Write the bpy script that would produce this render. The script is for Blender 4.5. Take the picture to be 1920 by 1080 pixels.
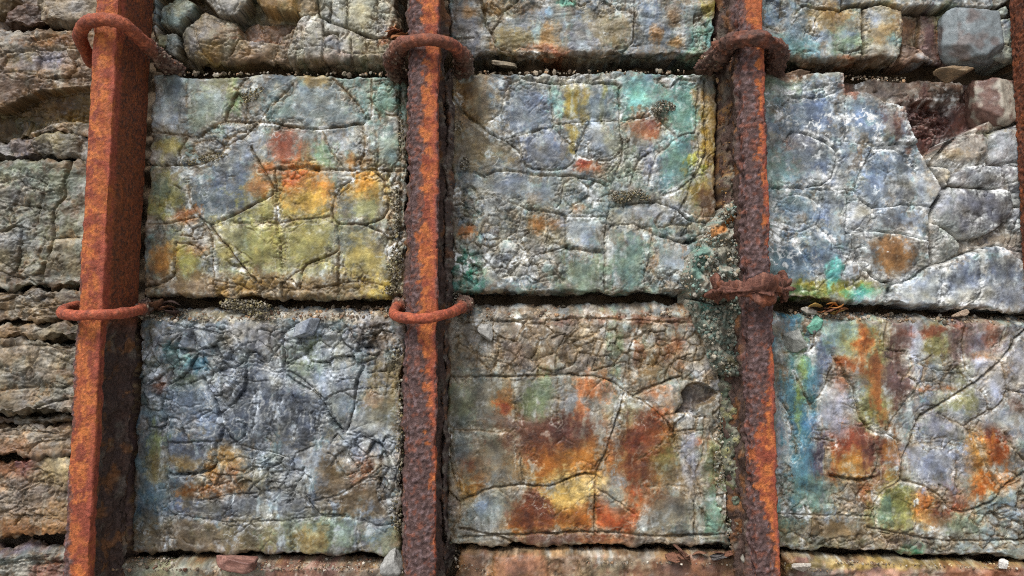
import bpy, bmesh, math
import numpy as np
from collections import deque

for o in list(bpy.data.objects): bpy.data.objects.remove(o, do_unlink=True)
scene = bpy.context.scene
COL = scene.collection

# ------------------------------------------------------------------ camera, sky, sun, exposure
FPX = 1450.0                      # focal length in photograph pixels (1920 wide)
DIST = FPX*0.00125                # 1.25 mm on the wall per pixel
EYE = 1.45
BATTER = math.radians(5.7)        # the wall leans back
SB, CB = math.sin(BATTER), math.cos(BATTER)

cam_d = bpy.data.cameras.new('camera'); cam_d.sensor_width = 36.0
cam_d.lens = 36.0*FPX/1920.0; cam_d.clip_start = 0.05; cam_d.clip_end = 2000
cam = bpy.data.objects.new('camera', cam_d); COL.objects.link(cam)
cam.location = (0, -DIST, EYE); cam.rotation_euler = (math.radians(90), 0, 0)
scene.camera = cam

SUN_EL, SUN_AZ = math.radians(58), math.radians(28)   # azimuth: degrees to the left of straight behind the camera
world = bpy.data.worlds.new('World'); scene.world = world; world.use_nodes = True
nt = world.node_tree; bgn = nt.nodes['Background']
sky = nt.nodes.new('ShaderNodeTexSky'); sky.sky_type = 'NISHITA'; sky.sun_disc = False
sky.sun_elevation = SUN_EL; sky.sun_rotation = math.radians(180)+SUN_AZ
sky.air_density = 1.0; sky.dust_density = 4.0; sky.ozone_density = 1.0
hs = nt.nodes.new('ShaderNodeHueSaturation'); hs.inputs['Saturation'].default_value = 0.55
nt.links.new(sky.outputs[0], hs.inputs['Color']); nt.links.new(hs.outputs[0], bgn.inputs[0])
bgn.inputs[1].default_value = 0.095
sun_d = bpy.data.lights.new('sun', 'SUN'); sun_d.energy = 1.3; sun_d.angle = math.radians(18); sun_d.color = (1.0, 0.99, 0.97)
sun = bpy.data.objects.new('sun', sun_d); COL.objects.link(sun)
sun.rotation_euler = (math.radians(90)-SUN_EL, 0, -SUN_AZ); sun.location = (-2, -4, 6)
scene.view_settings.view_transform = 'Standard'; scene.view_settings.look = 'None'
scene.view_settings.exposure = 0.87; scene.view_settings.gamma = 1.0; scene.view_settings.use_curve_mapping = False
scene.render.engine = 'CYCLES'
scene.cycles.max_bounces = 5; scene.cycles.diffuse_bounces = 3; scene.cycles.glossy_bounces = 2
scene.cycles.use_denoising = False; scene.cycles.filter_width = 1.1

# ------------------------------------------------------------------ wall frame: u right, v up the wall, w out of the wall
def pix2uv(px, py, w=0.0):
    px = np.asarray(px, float); py = np.asarray(py, float)
    xx = (px-960)/FPX; yy = (py-540)/FPX
    t = (DIST*CB-w)/(CB+yy*SB)
    return t*xx, (t-DIST)*SB-t*yy*CB
def uv2pix(u, v, w=0.0):
    d = DIST-CB*w+SB*v
    return 960+FPX*u/d, 540-FPX*(SB*w+CB*v)/d
def place(o, u, v, w):            # an object's origin at wall point (u,v,w); local x = u, -y = w, z = v
    o.location = (u, -CB*w+SB*v, EYE+SB*w+CB*v); o.rotation_euler = (-BATTER, 0, 0)

# ------------------------------------------------------------------ noise
def _hash(ix, iy, iz, seed):
    h = (ix.astype(np.uint32)*np.uint32(374761393)+iy.astype(np.uint32)*np.uint32(668265263)
         +iz.astype(np.uint32)*np.uint32(2147483647)+np.uint32((seed*974711+12345) & 0xffffffff))
    h = (h^(h>>np.uint32(13)))*np.uint32(1274126177); h = (h^(h>>np.uint32(16)))*np.uint32(2246822519)
    return h^(h>>np.uint32(15))
_a = np.random.RandomState(5).normal(size=(64, 3)); GR = (_a/np.linalg.norm(_a, axis=1)[:, None]).astype(np.float32)
_t = np.arange(64)*2*math.pi/64; G2 = np.stack([np.cos(_t), np.sin(_t)], 1).astype(np.float32)
def perlin2(x, y, z, seed):
    fx, fy = np.floor(x), np.floor(y); ix, iy = fx.astype(np.int32), fy.astype(np.int32); x, y = x-fx, y-fy
    s = lambda t: t*t*t*(t*(t*6-15)+10)
    ux, uy = s(x), s(y); iz = np.array(int(math.floor(z)), np.int32)
    def g(a, b):
        i = (_hash(ix+a, iy+b, iz, seed) & np.uint32(63)).astype(np.int32); return G2[i, 0]*(x-a)+G2[i, 1]*(y-b)
    a = g(0, 0); a = a+(g(1, 0)-a)*ux; b = g(0, 1); b = b+(g(1, 1)-b)*ux
    return 1.35*(a+(b-a)*uy)
def perlin(x, y, z, seed=0):
    if np.ndim(z) == 0: return perlin2(np.asarray(x, np.float32), np.asarray(y, np.float32), z, seed)
    x = np.asarray(x, np.float32); y = np.asarray(y, np.float32); z = np.asarray(z, np.float32)
    x, y, z = np.broadcast_arrays(x, y, z)
    fx, fy, fz = np.floor(x), np.floor(y), np.floor(z)
    ix, iy, iz = fx.astype(np.int32), fy.astype(np.int32), fz.astype(np.int32)
    x, y, z = x-fx, y-fy, z-fz
    s = lambda t: t*t*t*(t*(t*6-15)+10)
    ux, uy, uz = s(x), s(y), s(z)
    def g(a, b, c):
        i = (_hash(ix+a, iy+b, iz+c, seed) & np.uint32(63)).astype(np.int32)
        G = GR[i]; return G[..., 0]*(x-a)+G[..., 1]*(y-b)+G[..., 2]*(z-c)
    l = lambda a, b, t: a+(b-a)*t
    return 1.6*l(l(l(g(0,0,0), g(1,0,0), ux), l(g(0,1,0), g(1,1,0), ux), uy),
             l(l(g(0,0,1), g(1,0,1), ux), l(g(0,1,1), g(1,1,1), ux), uy), uz)
def fbm(p, f, octv=3, seed=0, gain=0.5):
    a, t = 1.0, 0.0
    for k in range(octv):
        t = t+a*perlin(p[0]*f, p[1]*f, p[2]*f, seed+k*17); f *= 2.03; a *= gain
    return t
def voro(x, y, seed=0):
    x = np.asarray(x, np.float32); y = np.asarray(y, np.float32); fx, fy = np.floor(x), np.floor(y); ix, iy = fx.astype(np.int32), fy.astype(np.int32)
    f1 = np.full(x.shape, 9.0, np.float32); f2 = f1.copy(); cid = np.zeros(x.shape, np.uint32); z0 = np.zeros_like(ix)
    for a in (-1, 0, 1):
        for b in (-1, 0, 1):
            h = _hash(ix+a, iy+b, z0, seed); px = fx+a+(h & np.uint32(1023)).astype(np.float32)/1023; py = fy+b+((h>>np.uint32(10)) & np.uint32(1023)).astype(np.float32)/1023
            d = np.hypot(px-x, py-y); c = d < f1; f2 = np.where(c, f1, np.minimum(f2, d)); cid = np.where(c, h, cid); f1 = np.minimum(f1, d)
    return f2-f1, ((cid>>np.uint32(20)) & np.uint32(255)).astype(np.float32)/255
def sstep(a, b, x): t = np.clip((x-a)/(b-a), 0, 1); return t*t*(3-2*t)
def lin(c):
    c = np.clip(c/255.0, 0.004, 0.94)
    return np.where(c <= 0.04045, c/12.92, ((c+0.055)/1.055)**2.4)
def terrace(t, k=0.8): f = np.floor(t); return f+sstep(k, 1.0, t-f)

# ------------------------------------------------------------------ materials (colour comes from the mesh's own stain map, grain and relief from nodes)
def stone_mat(name, rough=(0.55, 0.85), bump=0.5, grain=0.35, f=1.0, spec=0.4, metal=0.0):
    m = bpy.data.materials.new(name); m.use_nodes = True; n = m.node_tree; b = n.nodes['Principled BSDF']
    N = lambda t: n.nodes.new(t); L = n.links.new
    at = N('ShaderNodeAttribute'); at.attribute_name = 'Col'
    tc = N('ShaderNodeNewGeometry')
    n1 = N('ShaderNodeTexNoise'); n1.inputs['Scale'].default_value = 160*f; n1.inputs['Detail'].default_value = 5; n1.inputs['Roughness'].default_value = 0.65
    n2 = N('ShaderNodeTexNoise'); n2.inputs['Scale'].default_value = 520*f; n2.inputs['Detail'].default_value = 3
    n3 = N('ShaderNodeTexNoise'); n3.inputs['Scale'].default_value = 60*f; n3.inputs['Detail'].default_value = 4; n3.inputs['Distortion'].default_value = 0.7
    for q in (n1, n2, n3): L(tc.outputs['Position'], q.inputs['Vector'])
    mr = N('ShaderNodeMapRange'); mr.inputs[1].default_value = 0.25; mr.inputs[2].default_value = 0.75
    mr.inputs[3].default_value = 1-grain; mr.inputs[4].default_value = 1+grain
    L(n1.outputs['Fac'], mr.inputs[0])
    mu = N('ShaderNodeVectorMath'); mu.operation = 'SCALE'; L(at.outputs['Color'], mu.inputs[0]); L(mr.outputs[0], mu.inputs['Scale'])
    L(mu.outputs[0], b.inputs['Base Color'])
    rr = N('ShaderNodeMapRange'); rr.inputs[1].default_value = 0.3; rr.inputs[2].default_value = 0.7
    rr.inputs[3].default_value = rough[0]; rr.inputs[4].default_value = rough[1]; L(n3.outputs['Fac'], rr.inputs[0]); L(rr.outputs[0], b.inputs['Roughness'])
    b.inputs['Specular IOR Level'].default_value = spec; b.inputs['Metallic'].default_value = metal
    ad = N('ShaderNodeMath'); ad.operation = 'MULTIPLY_ADD'; ad.inputs[1].default_value = 0.5
    L(n2.outputs['Fac'], ad.inputs[0]); L(n1.outputs['Fac'], ad.inputs[2])
    bp = N('ShaderNodeBump'); bp.inputs['Strength'].default_value = bump; bp.inputs['Distance'].default_value = 0.0026/f
    L(ad.outputs[0], bp.inputs['Height']); L(bp.outputs[0], b.inputs['Normal'])
    return m
M_STONE = stone_mat('weathered_slag', (0.34, 0.7), 0.45, 0.2, spec=.5)
M_GLOSS = stone_mat('glassy_slag', (0.26, 0.6), 0.4, 0.2, spec=0.5)
M_RUST = stone_mat('rusted_iron', (0.55, 0.9), 1.0, 0.5, 1.0, 0.3)
M_CRUST = stone_mat('mineral_crust', (0.7, 0.95), 0.7, 0.35, 1.6, 0.3)
M_SAND = stone_mat('beach_sand', (0.8, 0.95), 0.4, 0.25, 0.3, 0.2)

# ------------------------------------------------------------------ mesh building
def make_mesh(name, verts, quads, cols, smooth=True):
    me = bpy.data.meshes.new(name)
    nv, nq, k = len(verts), len(quads), quads.shape[1]
    me.vertices.add(nv); me.vertices.foreach_set('co', np.ascontiguousarray(verts, np.float32).ravel())
    me.loops.add(nq*k); me.loops.foreach_set('vertex_index', np.ascontiguousarray(quads, np.int32).ravel())
    me.polygons.add(nq); me.polygons.foreach_set('loop_start', np.arange(0, nq*k, k, dtype=np.int32))
    me.polygons.foreach_set('use_smooth', np.full(nq, smooth, bool))
    me.update(calc_edges=True)
    if cols is not None:
        ca = me.color_attributes.new('Col', 'FLOAT_COLOR', 'POINT')
        ca.data.foreach_set('color', np.ascontiguousarray(np.concatenate([cols, np.ones((nv, 1))], 1), np.float32).ravel())
    return me
def link(name, me, mat, parent=None):
    o = bpy.data.objects.new(name, me); COL.objects.link(o)
    if mat: me.materials.append(mat)
    if parent is not None: o.parent = parent
    return o
def tag(o, label=None, cat=None, group=None, kind=None):
    if label: o['label'] = label
    if cat: o['category'] = cat
    if group: o['group'] = group
    if kind: o['kind'] = kind
    return o
def empty(name, u, v, w=0.0):
    o = bpy.data.objects.new(name, None); o.empty_display_size = 0.05; COL.objects.link(o); place(o, u, v, w); return o
def loc3(u, v, w, o): return np.stack([u-o[0], -(w-o[2]), v-o[1]], -1)   # wall coordinates -> local
def submesh(name, V, Q, C):
    ids, inv = np.unique(Q, return_inverse=True)
    return make_mesh(name, V[ids], inv.reshape(Q.shape), C[ids])

def pts(s): return np.array([[float(a) for a in t.split(',')] for t in s.split()])
def smooth_line(p, n=4):
    if len(p) < 3: return p
    q = np.vstack([2*p[0]-p[1], p, 2*p[-1]-p[-2]]); out = []
    for i in range(len(p)-1):
        a, b, c, d = q[i:i+4]
        for t in np.arange(n)/n:
            out.append(0.5*((2*b)+(c-a)*t+(2*a-5*b+4*c-d)*t*t+(3*b-a-3*c+d)*t**3))
    return np.array(out+[p[-1]])
def seg_dist(X, Y, p):
    d = np.full(X.shape, 1e9)
    for a, b in zip(p[:-1], p[1:]):
        ab = b-a; L2 = max(ab@ab, 1e-9)
        t = np.clip(((X-a[0])*ab[0]+(Y-a[1])*ab[1])/L2, 0, 1)
        d = np.minimum(d, np.hypot(X-a[0]-t*ab[0], Y-a[1]-t*ab[1]))
    return d
def inside(X, Y, p):
    r = np.zeros(X.shape, bool); j = len(p)-1
    for i in range(len(p)):
        (x1, y1), (x2, y2) = p[i], p[j]
        if y1 != y2: r ^= ((y1 > Y) != (y2 > Y)) & (X < (x2-x1)*(Y-y1)/(y2-y1)+x1)
        j = i
    return r
def components(free):
    ny, nx = free.shape; lab = np.full(ny*nx, -1, np.int32); fr = free.ravel().tolist(); L = lab.tolist(); n = 0; areas = []
    for s in range(ny*nx):
        if fr[s] and L[s] < 0:
            L[s] = n; st = [s]; a = 0
            while st:
                c = st.pop(); a += 1; x = c % nx
                for e in ((c-1) if x else -1, (c+1) if x < nx-1 else -1, c-nx, c+nx):
                    if 0 <= e < ny*nx and L[e] < 0 and fr[e]: L[e] = n; st.append(e)
            areas.append(a); n += 1
    return np.array(L, np.int32).reshape(ny, nx), np.array(areas, int)
def dilate(lab, it=200):
    for _ in range(it):
        if (lab >= 0).all(): break
        for ax, sh in ((0, 1), (0, -1), (1, 1), (1, -1)):
            r = np.roll(lab, sh, ax)
            if ax == 0: r[0 if sh == 1 else -1] = -1
            else: r[:, 0 if sh == 1 else -1] = -1
            lab = np.where((lab < 0) & (r >= 0), r, lab)
    return lab

GRID = 0.0021
ORG = {}
def slag_block(label, tf, quad, base, cracks=(), stains='', pieces=(), shatter=(), veins=0.25, vein_col=(206, 206, 202), rough=1.0, strata=0.0,
               pillow=1.0, steps=1.0, ledge=None, depth=0.125, seed=1, mat=None, name='slag_block', cat='stone block', group='slag blocks of the wall',
               rnd=0.010, edge=1.6, dirt=0.45, dirt_col=(124, 102, 74), tone=1.0, w_off=0.0, grid=None, part='fragment', porous=None, mott_a=.62, mott=((112, 126, 138), (116, 142, 134), (142, 132, 108), (184, 186, 184), (82, 90, 96), (112, 98, 82)), coarse=1.0, facet=1.0, drips=1.0, busy=0.0, sgroove=.0028, gain=1.0):
    ox, oy, s = tf; g = grid or GRID
    tx = lambda p: np.stack([p[:, 0]/s+ox, p[:, 1]/s+oy], 1)
    rng = np.random.RandomState(seed)
    q = tx(pts(quad)); qu, qv = pix2uv(q[:, 0], q[:, 1], w_off)
    W = 0.5*(math.hypot(qu[1]-qu[0], qv[1]-qv[0])+math.hypot(qu[2]-qu[3], qv[2]-qv[3]))
    H = 0.5*(math.hypot(qu[3]-qu[0], qv[3]-qv[0])+math.hypot(qu[2]-qu[1], qv[2]-qv[1]))
    nx, ny = int(W/g)+2, int(H/g)+2
    ov = np.cumsum([g, g, g*1.2, g*1.6, g*2, g*3, g*4, g*6, g*8]); ov = ov[ov < depth]; ov = np.append(ov, depth); K = len(ov)
    z = np.zeros
    S, T = np.meshgrid(np.concatenate([z(K), np.linspace(0, 1, nx), np.ones(K)]), np.concatenate([z(K), np.linspace(0, 1, ny), np.ones(K)]))
    OS, OT = np.meshgrid(np.concatenate([-ov[::-1], z(nx), ov]), np.concatenate([-ov[::-1], z(ny), ov]))
    over = np.maximum(abs(OS), abs(OT))
    bil = lambda c: (c[0]*(1-S)+c[1]*S)*(1-T)+(c[3]*(1-S)+c[2]*S)*T
    u, v = bil(qu), bil(qv)
    p = (u+OS, v-OT, seed*3.17)
    dL, dR, dT, dB = S*W, (1-S)*W, T*H, (1-T)*H
    # chipped outline
    e1 = edge*(0.006*fbm(p, 14, 3, seed+1)+0.0025*fbm(p, 60, 2, seed+2))
    for d, ax, sg in ((dL, 0, 1), (dR, 0, -1), (dT, 1, -1), (dB, 1, 1)):
        k = (e1+0.002*edge)*np.exp(-d/0.012)*sg
        if ax == 0: u = u+k
        else: v = v+k
    px, py = uv2pix(u, v, w_off)
    db = np.minimum(np.minimum(dL, dR), np.minimum(dT, dB))
    rr = rnd*(1+0.5*fbm(p, 25, 2, seed+3)); rr = np.maximum(rr, 0.002)
    k = 1-np.clip(db/rr, 0, 1); w = -rr*(1-np.sqrt(np.maximum(1-k*k, 0)))-over
    # cracks, in photograph pixels
    wx = 2.4*fbm(p, 22, 3, seed+4)+1.3*fbm(p, 100, 2, seed+6); wy = 2.4*fbm(p, 22, 3, seed+5)+1.3*fbm(p, 100, 2, seed+7)
    X, Y = px+wx*coarse, py+wy*coarse
    dmin = np.full(px.shape, 60.0); groove = z(px.shape); hh = z(px.shape)
    cell = g/0.00125
    lim = 0.75*cell
    col = np.empty(px.shape+(3,)); col[:] = base
    var = fbm(p, 7, 3, seed+8); col += (tone*14*var)[..., None]*np.array([1.0, 0.95, 0.85])+(tone*10*fbm(p, 11, 3, seed+9))[..., None]*np.array([1, 0.2, -1.0])
    dn = 0.75+0.7*fbm(p, 18, 2, seed+10)
    for c in cracks:
        if isinstance(c, str): c = (c, 1.5, 5.0)
        l = smooth_line(tx(pts(c[0])), 2)
        lo, hi = l.min(0)-45, l.max(0)+45
        m = (X > lo[0]) & (X < hi[0]) & (Y > lo[1]) & (Y < hi[1])
        if not m.any(): continue
        d = seg_dist(X[m], Y[m], l)
        dmin[m] = np.minimum(dmin[m], d)
        groove[m] = np.maximum(groove[m], c[2]*(.0011 if c[2] < 6 else .0015)*np.exp(-(d/c[1]/.84)**2)*np.clip(dn[m], 0.3, 1.4))
    pcs = z(px.shape)
    for pc in pieces:                                    # polygons: raised stones or spalled hollows
        poly, off, rmm, rpx, pcol = pc[:5]; tilts = pc[5] if len(pc) > 5 else (0, 0)
        l = tx(pts(poly)); l = smooth_line(np.vstack([l, l[:1]]), 2)[:-1]
        sd = seg_dist(X, Y, np.vstack([l, l[:1]])); ins = inside(X, Y, l); sd = np.where(ins, sd, -sd)
        dmin = np.minimum(dmin, abs(sd)); rmp = sstep(-cell*0.8, cell*0.8, sd)
        c0 = l.mean(0)
        hh = hh*(1-rmp)+rmp*(off*0.001-rmm*0.001*np.exp(-np.maximum(sd, 0)/rpx)+0.00125*(tilts[0]*(px-c0[0])+tilts[1]*(py-c0[1])))
        groove *= np.where(ins & (sd > 0) & (len(pc) > 6), 0.0, 1.0)
        if pcol is not None: 
            pcs = np.maximum(pcs, .8*sstep(-2, 2, sd)); mm = sstep(-2, 2, sd)[..., None]; col = col*(1-mm)+mm*(np.array(pcol)+(12*var)[..., None])
    # shattered zones: small angular pieces
    if shatter:
        sx, sy, msk = [], [], z(px.shape)
        for (cx, cy, rx, ry, cs) in shatter:
            cx, cy, rx, ry = cx/s+ox, cy/s+oy, rx/s, ry/s
            msk = np.maximum(msk, ((X-cx)/rx)**2+((Y-cy)/ry)**2+0.25*fbm(p, 20, 2, seed+12) < 1)
            n = int(4*rx*ry/(cs*cs)); gx = rng.uniform(cx-rx-cs, cx+rx+cs, n*2); gy = rng.uniform(cy-ry-cs, cy+ry+cs, n*2)
            keep = []
            for a, b in zip(gx, gy):
                if all((a-c)**2+(b-d)**2 > (0.62*cs)**2 for c, d in keep[-400:]): keep.append((a, b))
            sx += [k[0] for k in keep]; sy += [k[1] for k in keep]
        mi = np.nonzero(msk.ravel())[0]
        Xs, Ys = X.ravel()[mi]*1.0, Y.ravel()[mi]*1.0
        f1 = np.full(len(mi), 1e9); f2 = f1.copy()
        for a, b in zip(sx, sy):
            d = np.hypot(Xs-a, Ys-b); f2 = np.where(d < f1, f1, np.minimum(f2, d)); f1 = np.minimum(f1, d)
        fd = (f2-f1)*0.5
        tmp = dmin.ravel(); tmp[mi] = np.minimum(tmp[mi], fd); dmin = tmp.reshape(px.shape)
        tmp = groove.ravel(); tmp[mi] = np.maximum(tmp[mi], sgroove*np.exp(-(fd/1.1)**2)); groove = tmp.reshape(px.shape)
    lab, areas = components(dmin > lim)
    sizes = np.sqrt(areas)*cell
    tiny = sizes < 9
    lab2 = np.where((lab >= 0) & tiny[np.maximum(lab, 0)] & (lab >= 0), -1, lab)
    lab = dilate(lab2); lab[lab < 0] = 0
    # every fragment sits a little proud or back and tilts its own way
    n = len(areas); cnt = np.maximum(np.bincount(lab.ravel(), minlength=n), 1)
    cxs = np.bincount(lab.ravel(), px.ravel(), n)/cnt; cys = np.bincount(lab.ravel(), py.ravel(), n)/cnt
    off = rng.normal(0, 1, n)*0.0013*steps; off = np.clip(off, -0.004, 0.003); sl = np.minimum(0.16, 3.6/np.maximum(sizes, 8))*steps
    ax, ay = rng.normal(0, 1, n)*sl, rng.normal(0, 1, n)*sl
    hh = hh+off[lab]+np.clip(0.00125*(ax[lab]*(px-cxs[lab])+ay[lab]*(py-cys[lab])), -0.005, 0.005)
    hh = hh-pillow*(0.0018*np.exp(-dmin/1.7)+0.0005*np.exp(-dmin/7.0))-groove
    tn = (rng.normal(0, 1, (n, 3))*np.array([3, 2.5, 4])+rng.normal(0, 8, (n, 1)))*tone*np.clip(60/np.maximum(sizes, 1), .4, 1)[:, None]; col += tn[lab]
    # rock relief: broken and busy along the cracks, smooth in the middle of a fragment
    act = np.clip(sstep(20, 3, dmin+9*fbm(p, 12, 3, seed+18))+.5*sstep(.12, .35, fbm(p, 9, 3, seed+19)), 0, 1); act = np.maximum(act, busy); ac = .22+.78*act
    hh = hh+rough*(0.0020*fbm(p, 7, 2, seed+20)+ac*(0.0007*fbm(p, 38, 3, seed+21)+0.0004*fbm(p, 130, 2, seed+22, .7)))
    q1 = (p[0]+.012*fbm(p, 15, 2, seed+70), p[1]+.012*fbm(p, 15, 2, seed+71), p[2])
    hl = np.abs(perlin(q1[0]*19, q1[1]*19, q1[2], seed+72)); hl2 = np.abs(perlin(q1[0]*43, q1[1]*43, q1[2], seed+73)); hm = sstep(-.15, .3, fbm(p, 10, 2, seed+74))
    hair = np.maximum(np.exp(-(hl/.022)**2)*hm, .8*np.exp(-(hl2/.042)**2)*sstep(.0, .35, fbm(p, 13, 2, seed+75)))*(over <= 0)   # hairline cracks
    hair = hair*(.35+.65*act); hh = hh-rough*0.0024*hair
    # angular fracture network: thin lines and slightly stepped facets between them
    fw = (u+.006*fbm(p, 30, 2, seed+77), v+.006*fbm(p, 30, 2, seed+78)); fmask = sstep(-.5, .05, fbm(p, 9, 2, seed+79))*(over <= 0); fine = 0*u
    for f_, sw, a_ in ((17, .9, 1.0), (34, 1.0, .9), (66, 1.3, .7)):
        e_, id_ = voro(fw[0]*f_+seed, fw[1]*f_*sw, seed+int(f_)); mk = sstep(-.25, .12, fbm(p, 12, 2, seed+90+int(f_)))*fmask*act**(.5 if f_ < 20 else 1.5)
        ln = np.exp(-(e_/f_/.0023)**2); fine = np.maximum(fine, a_*ln*mk); hh = hh+facet*mk*(id_-.5)*.0014*a_*(17/f_)**.35
        col += (mk*(id_-.5)*16*tone)[..., None]
    hh = hh-.0052*fine*facet; hair = np.maximum(hair, .8*fine)
    ps = (p[0]*(1-.45*strata), p[1]*(1.0+.7*strata), p[2])
    fl = fbm(ps, 11, 4, seed+23); hh = hh+rough*(0.0014+0.0012*strata)*(.5+.5*act)*terrace(6*fl+0.6*fbm(p, 70, 2, seed+24), 0.93)+rough*.0008*act*terrace(4*fbm(p, 31, 3, seed+28)+.5*fbm(p, 120, 1, seed+29), .9)
    if strata:
        sl_ = fbm((u*.45+.03*fbm(p, 6, 2, seed+26), v*1.25+.02*fbm(p, 5, 2, seed+25), p[2]), 20, 4, seed+27)
        hh = hh+strata*(.004*sl_+.005*terrace(2.6*sl_, .88))
    if porous:
        for (cx, cy, rx, ry) in porous:
            m = sstep(1.0, 0.7, np.hypot((px-cx/s-ox)/rx*s, (py-cy/s-oy)/ry*s))
            hh = hh+m*(0.014*fbm(p, 30, 3, seed+30)-0.010*sstep(0.12, 0.42, perlin(u*95, v*95, p[2], seed+31))-0.006*sstep(0.1, 0.4, perlin(u*190, v*190, p[2], seed+32)))
    if ledge:
        lh, ld, lc = ledge; lh = lh*0.00125*(1+0.5*fbm((u, v*0.2, p[2]), 16, 3, seed+33)); k = np.clip(1-dT/lh, 0, 1)
        hh = hh-ld*0.001*k**1.2+(0.004*fbm(p, 45, 3, seed+34)+0.003*terrace(4*fbm(p, 25, 2, seed+37), .7))*sstep(0, 0.15, k)*(over <= 0)
        mm = (sstep(0.0, 0.12, k)*0.9)[..., None]; col = col*(1-mm)+mm*(np.array(lc)+(20*fbm(p, 30, 3, seed+35))[..., None]+(14*fbm(p, 12, 2, seed+36))[..., None]*np.array([1, 0.5, -0.3]))
    # natural mottling: cool greys, teal, tan and chalk, partly run down in streaks
    st = fbm((u*1.0, v*.24, p[2]), 34, 4, seed+80, .6); nz = fbm(p, 28, 4, seed+44, 0.6); nz2 = fbm(p, 90, 3, seed+45, 0.6)
    for k_, c in enumerate(mott):
        q_ = fbm(p, (13, 17, 22, 15, 19, 26)[k_ % 6], 4, seed+82+k_, .62)+.35*st*(1 if k_ % 2 else -1); m = ((1-pcs)*mott_a*(.5*sstep(.05, .5, q_)+.5*sstep(.17, .30, q_+.12*nz2)))[..., None]; col = col*(1-m)+m*np.array(c)
    # stains
    swx = 9*fbm(p, 14, 3, seed+40)+3.5*fbm(p, 60, 2, seed+42); swy = 9*fbm(p, 14, 3, seed+41)+3.5*fbm(p, 60, 2, seed+43)
    sfrag = np.clip(rng.uniform(.8, 1.15, n), 0, 1)[lab]; shade = (1+.13*fbm(p, 33, 3, seed+46, .65))[..., None]*(1+fbm(p, 21, 3, seed+47)[..., None]*np.array([.04, 0, -.10]))
    todo = []
    for t in stains.split():
        a = [float(k) for k in t.split(',')]; c_ = np.array(a[4:7]); ch_ = c_.max()-c_.min()
        R0 = np.hypot((px+swx-a[0]/s-ox)/a[2]*s, (py+swy-a[1]/s-oy)/a[3]*s)/1.12
        c_ = np.clip((c_.mean()+(c_-c_.mean())*(1.0 if ch_ < 90 else .9))*(.97-.10*min(1, max(0, ch_-30)/60)), 12, 240)
        if ch_ > 50:                                             # a faint ochre halo below every strong stain
            m = (.40*sfrag*sstep(2.2, .6, R0+.3*nz+.15*nz2))[..., None]; col = col*(1-m)+m*(.5*c_+.5*np.array([134, 126, 100]))*shade
        todo.append((R0, c_, a[7] if len(a) > 7 else .9, a[3]/a[2]))
    m = (drips*.5*sstep(.22, .5, st+.2*nz2)*sstep(0, .35, fbm(p, 6, 2, seed+55))*(1-pcs))[..., None]; col = col*(1-m)+m*np.array([186, 190, 186])
    m = (drips*.55*sstep(.2, .5, -st+.2*nz2)*sstep(.05, .4, fbm(p, 7, 2, seed+56))*(1-pcs))[..., None]; col = col*(1-m)+m*np.array([142, 98, 62])
    st2 = fbm((u, v*.14, p[2]), 75, 3, seed+81, .6); nf = fbm(p, 24, 5, seed+48, .72); nf2 = fbm(p, 36, 5, seed+49, .75)+.4*st
    for R0, c_, al, tall in todo:
        R = R0+.42*nz+.34*nz2+(.42*st if tall < 1.8 else .3*st+.6*st2)+.2*hair-.2*sstep(0, 8, dmin)+.10
        L1, L2, L3 = sstep(1.30, 1.20, R+.45*nf), sstep(.98, .90, R+.52*nf2), sstep(.66, .58, R+.45*nf)      # thin washes laid over each other
        m = (al*sfrag*(.28*sstep(1.6, .2, R)+.18*L1+.28*L2+.26*L3))[..., None]; col = col*(1-m)+m*(c_*shade*(1.06-.10*L3[..., None]))
        rim = (.22*al*np.exp(-((R+.52*nf2-.96)/.06)**2))[..., None]; col = col*(1-rim)+rim*c_*.72
    # tide lines inside the fragments, pale and rusty drips, rust bled from the rails at the block's sides
    tl = np.exp(-((dmin+7*nz-9)/1.3)**2)*sstep(-.1, .25, fbm(p, 11, 2, seed+53))+.7*np.exp(-((dmin+9*nz-17)/1.4)**2)*sstep(0, .3, fbm(p, 12, 2, seed+54))
    m = (drips*np.clip(tl*.55, 0, .6)*(1-pcs))[..., None]; col = col*(1-m)+m*np.array([188, 184, 174])
    m = (drips*.55*(np.exp(-dL/.02)+np.exp(-dR/.02)+.6*np.exp(-dB/.012))*sstep(-.35, .25, nz+.5*st))[..., None]; m = np.clip(m, 0, .75); col = col*(1-m)+m*np.array([118, 86, 62])
    dm = np.clip(dirt*(np.exp(-dmin/3.4)*sstep(-0.5, 0.35, nz)+.7*hair), 0, .85)[..., None]; col = col*(1-dm)+dm*np.array(dirt_col)
    if veins > 0:
        vz = sstep(0.0, 0.55, fbm(p, 9, 3, seed+50))
        vn = np.exp(-(np.abs(fbm(p, 30, 3, seed+51))/0.045)**2)*sstep(0.0, 0.4, fbm(p, 17, 2, seed+52))
        ve = np.exp(-np.abs(dmin-3.2)/2.0)*sstep(-0.1, 0.3, nz+0.3*nz2)
        vb = sstep(0.35, 0.75, nz+0.4*nz2)*0.6
        m = np.clip((1-.7*pcs)*veins*(1.5*vz*vn+1.7*ve*(0.3+vz)+1.3*vb*(0.3+vz)+.5*fine*sstep(.1, .4, nz)), 0, 0.9)[..., None]
        col = col*(1-m)+m*np.array(vein_col)
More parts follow.
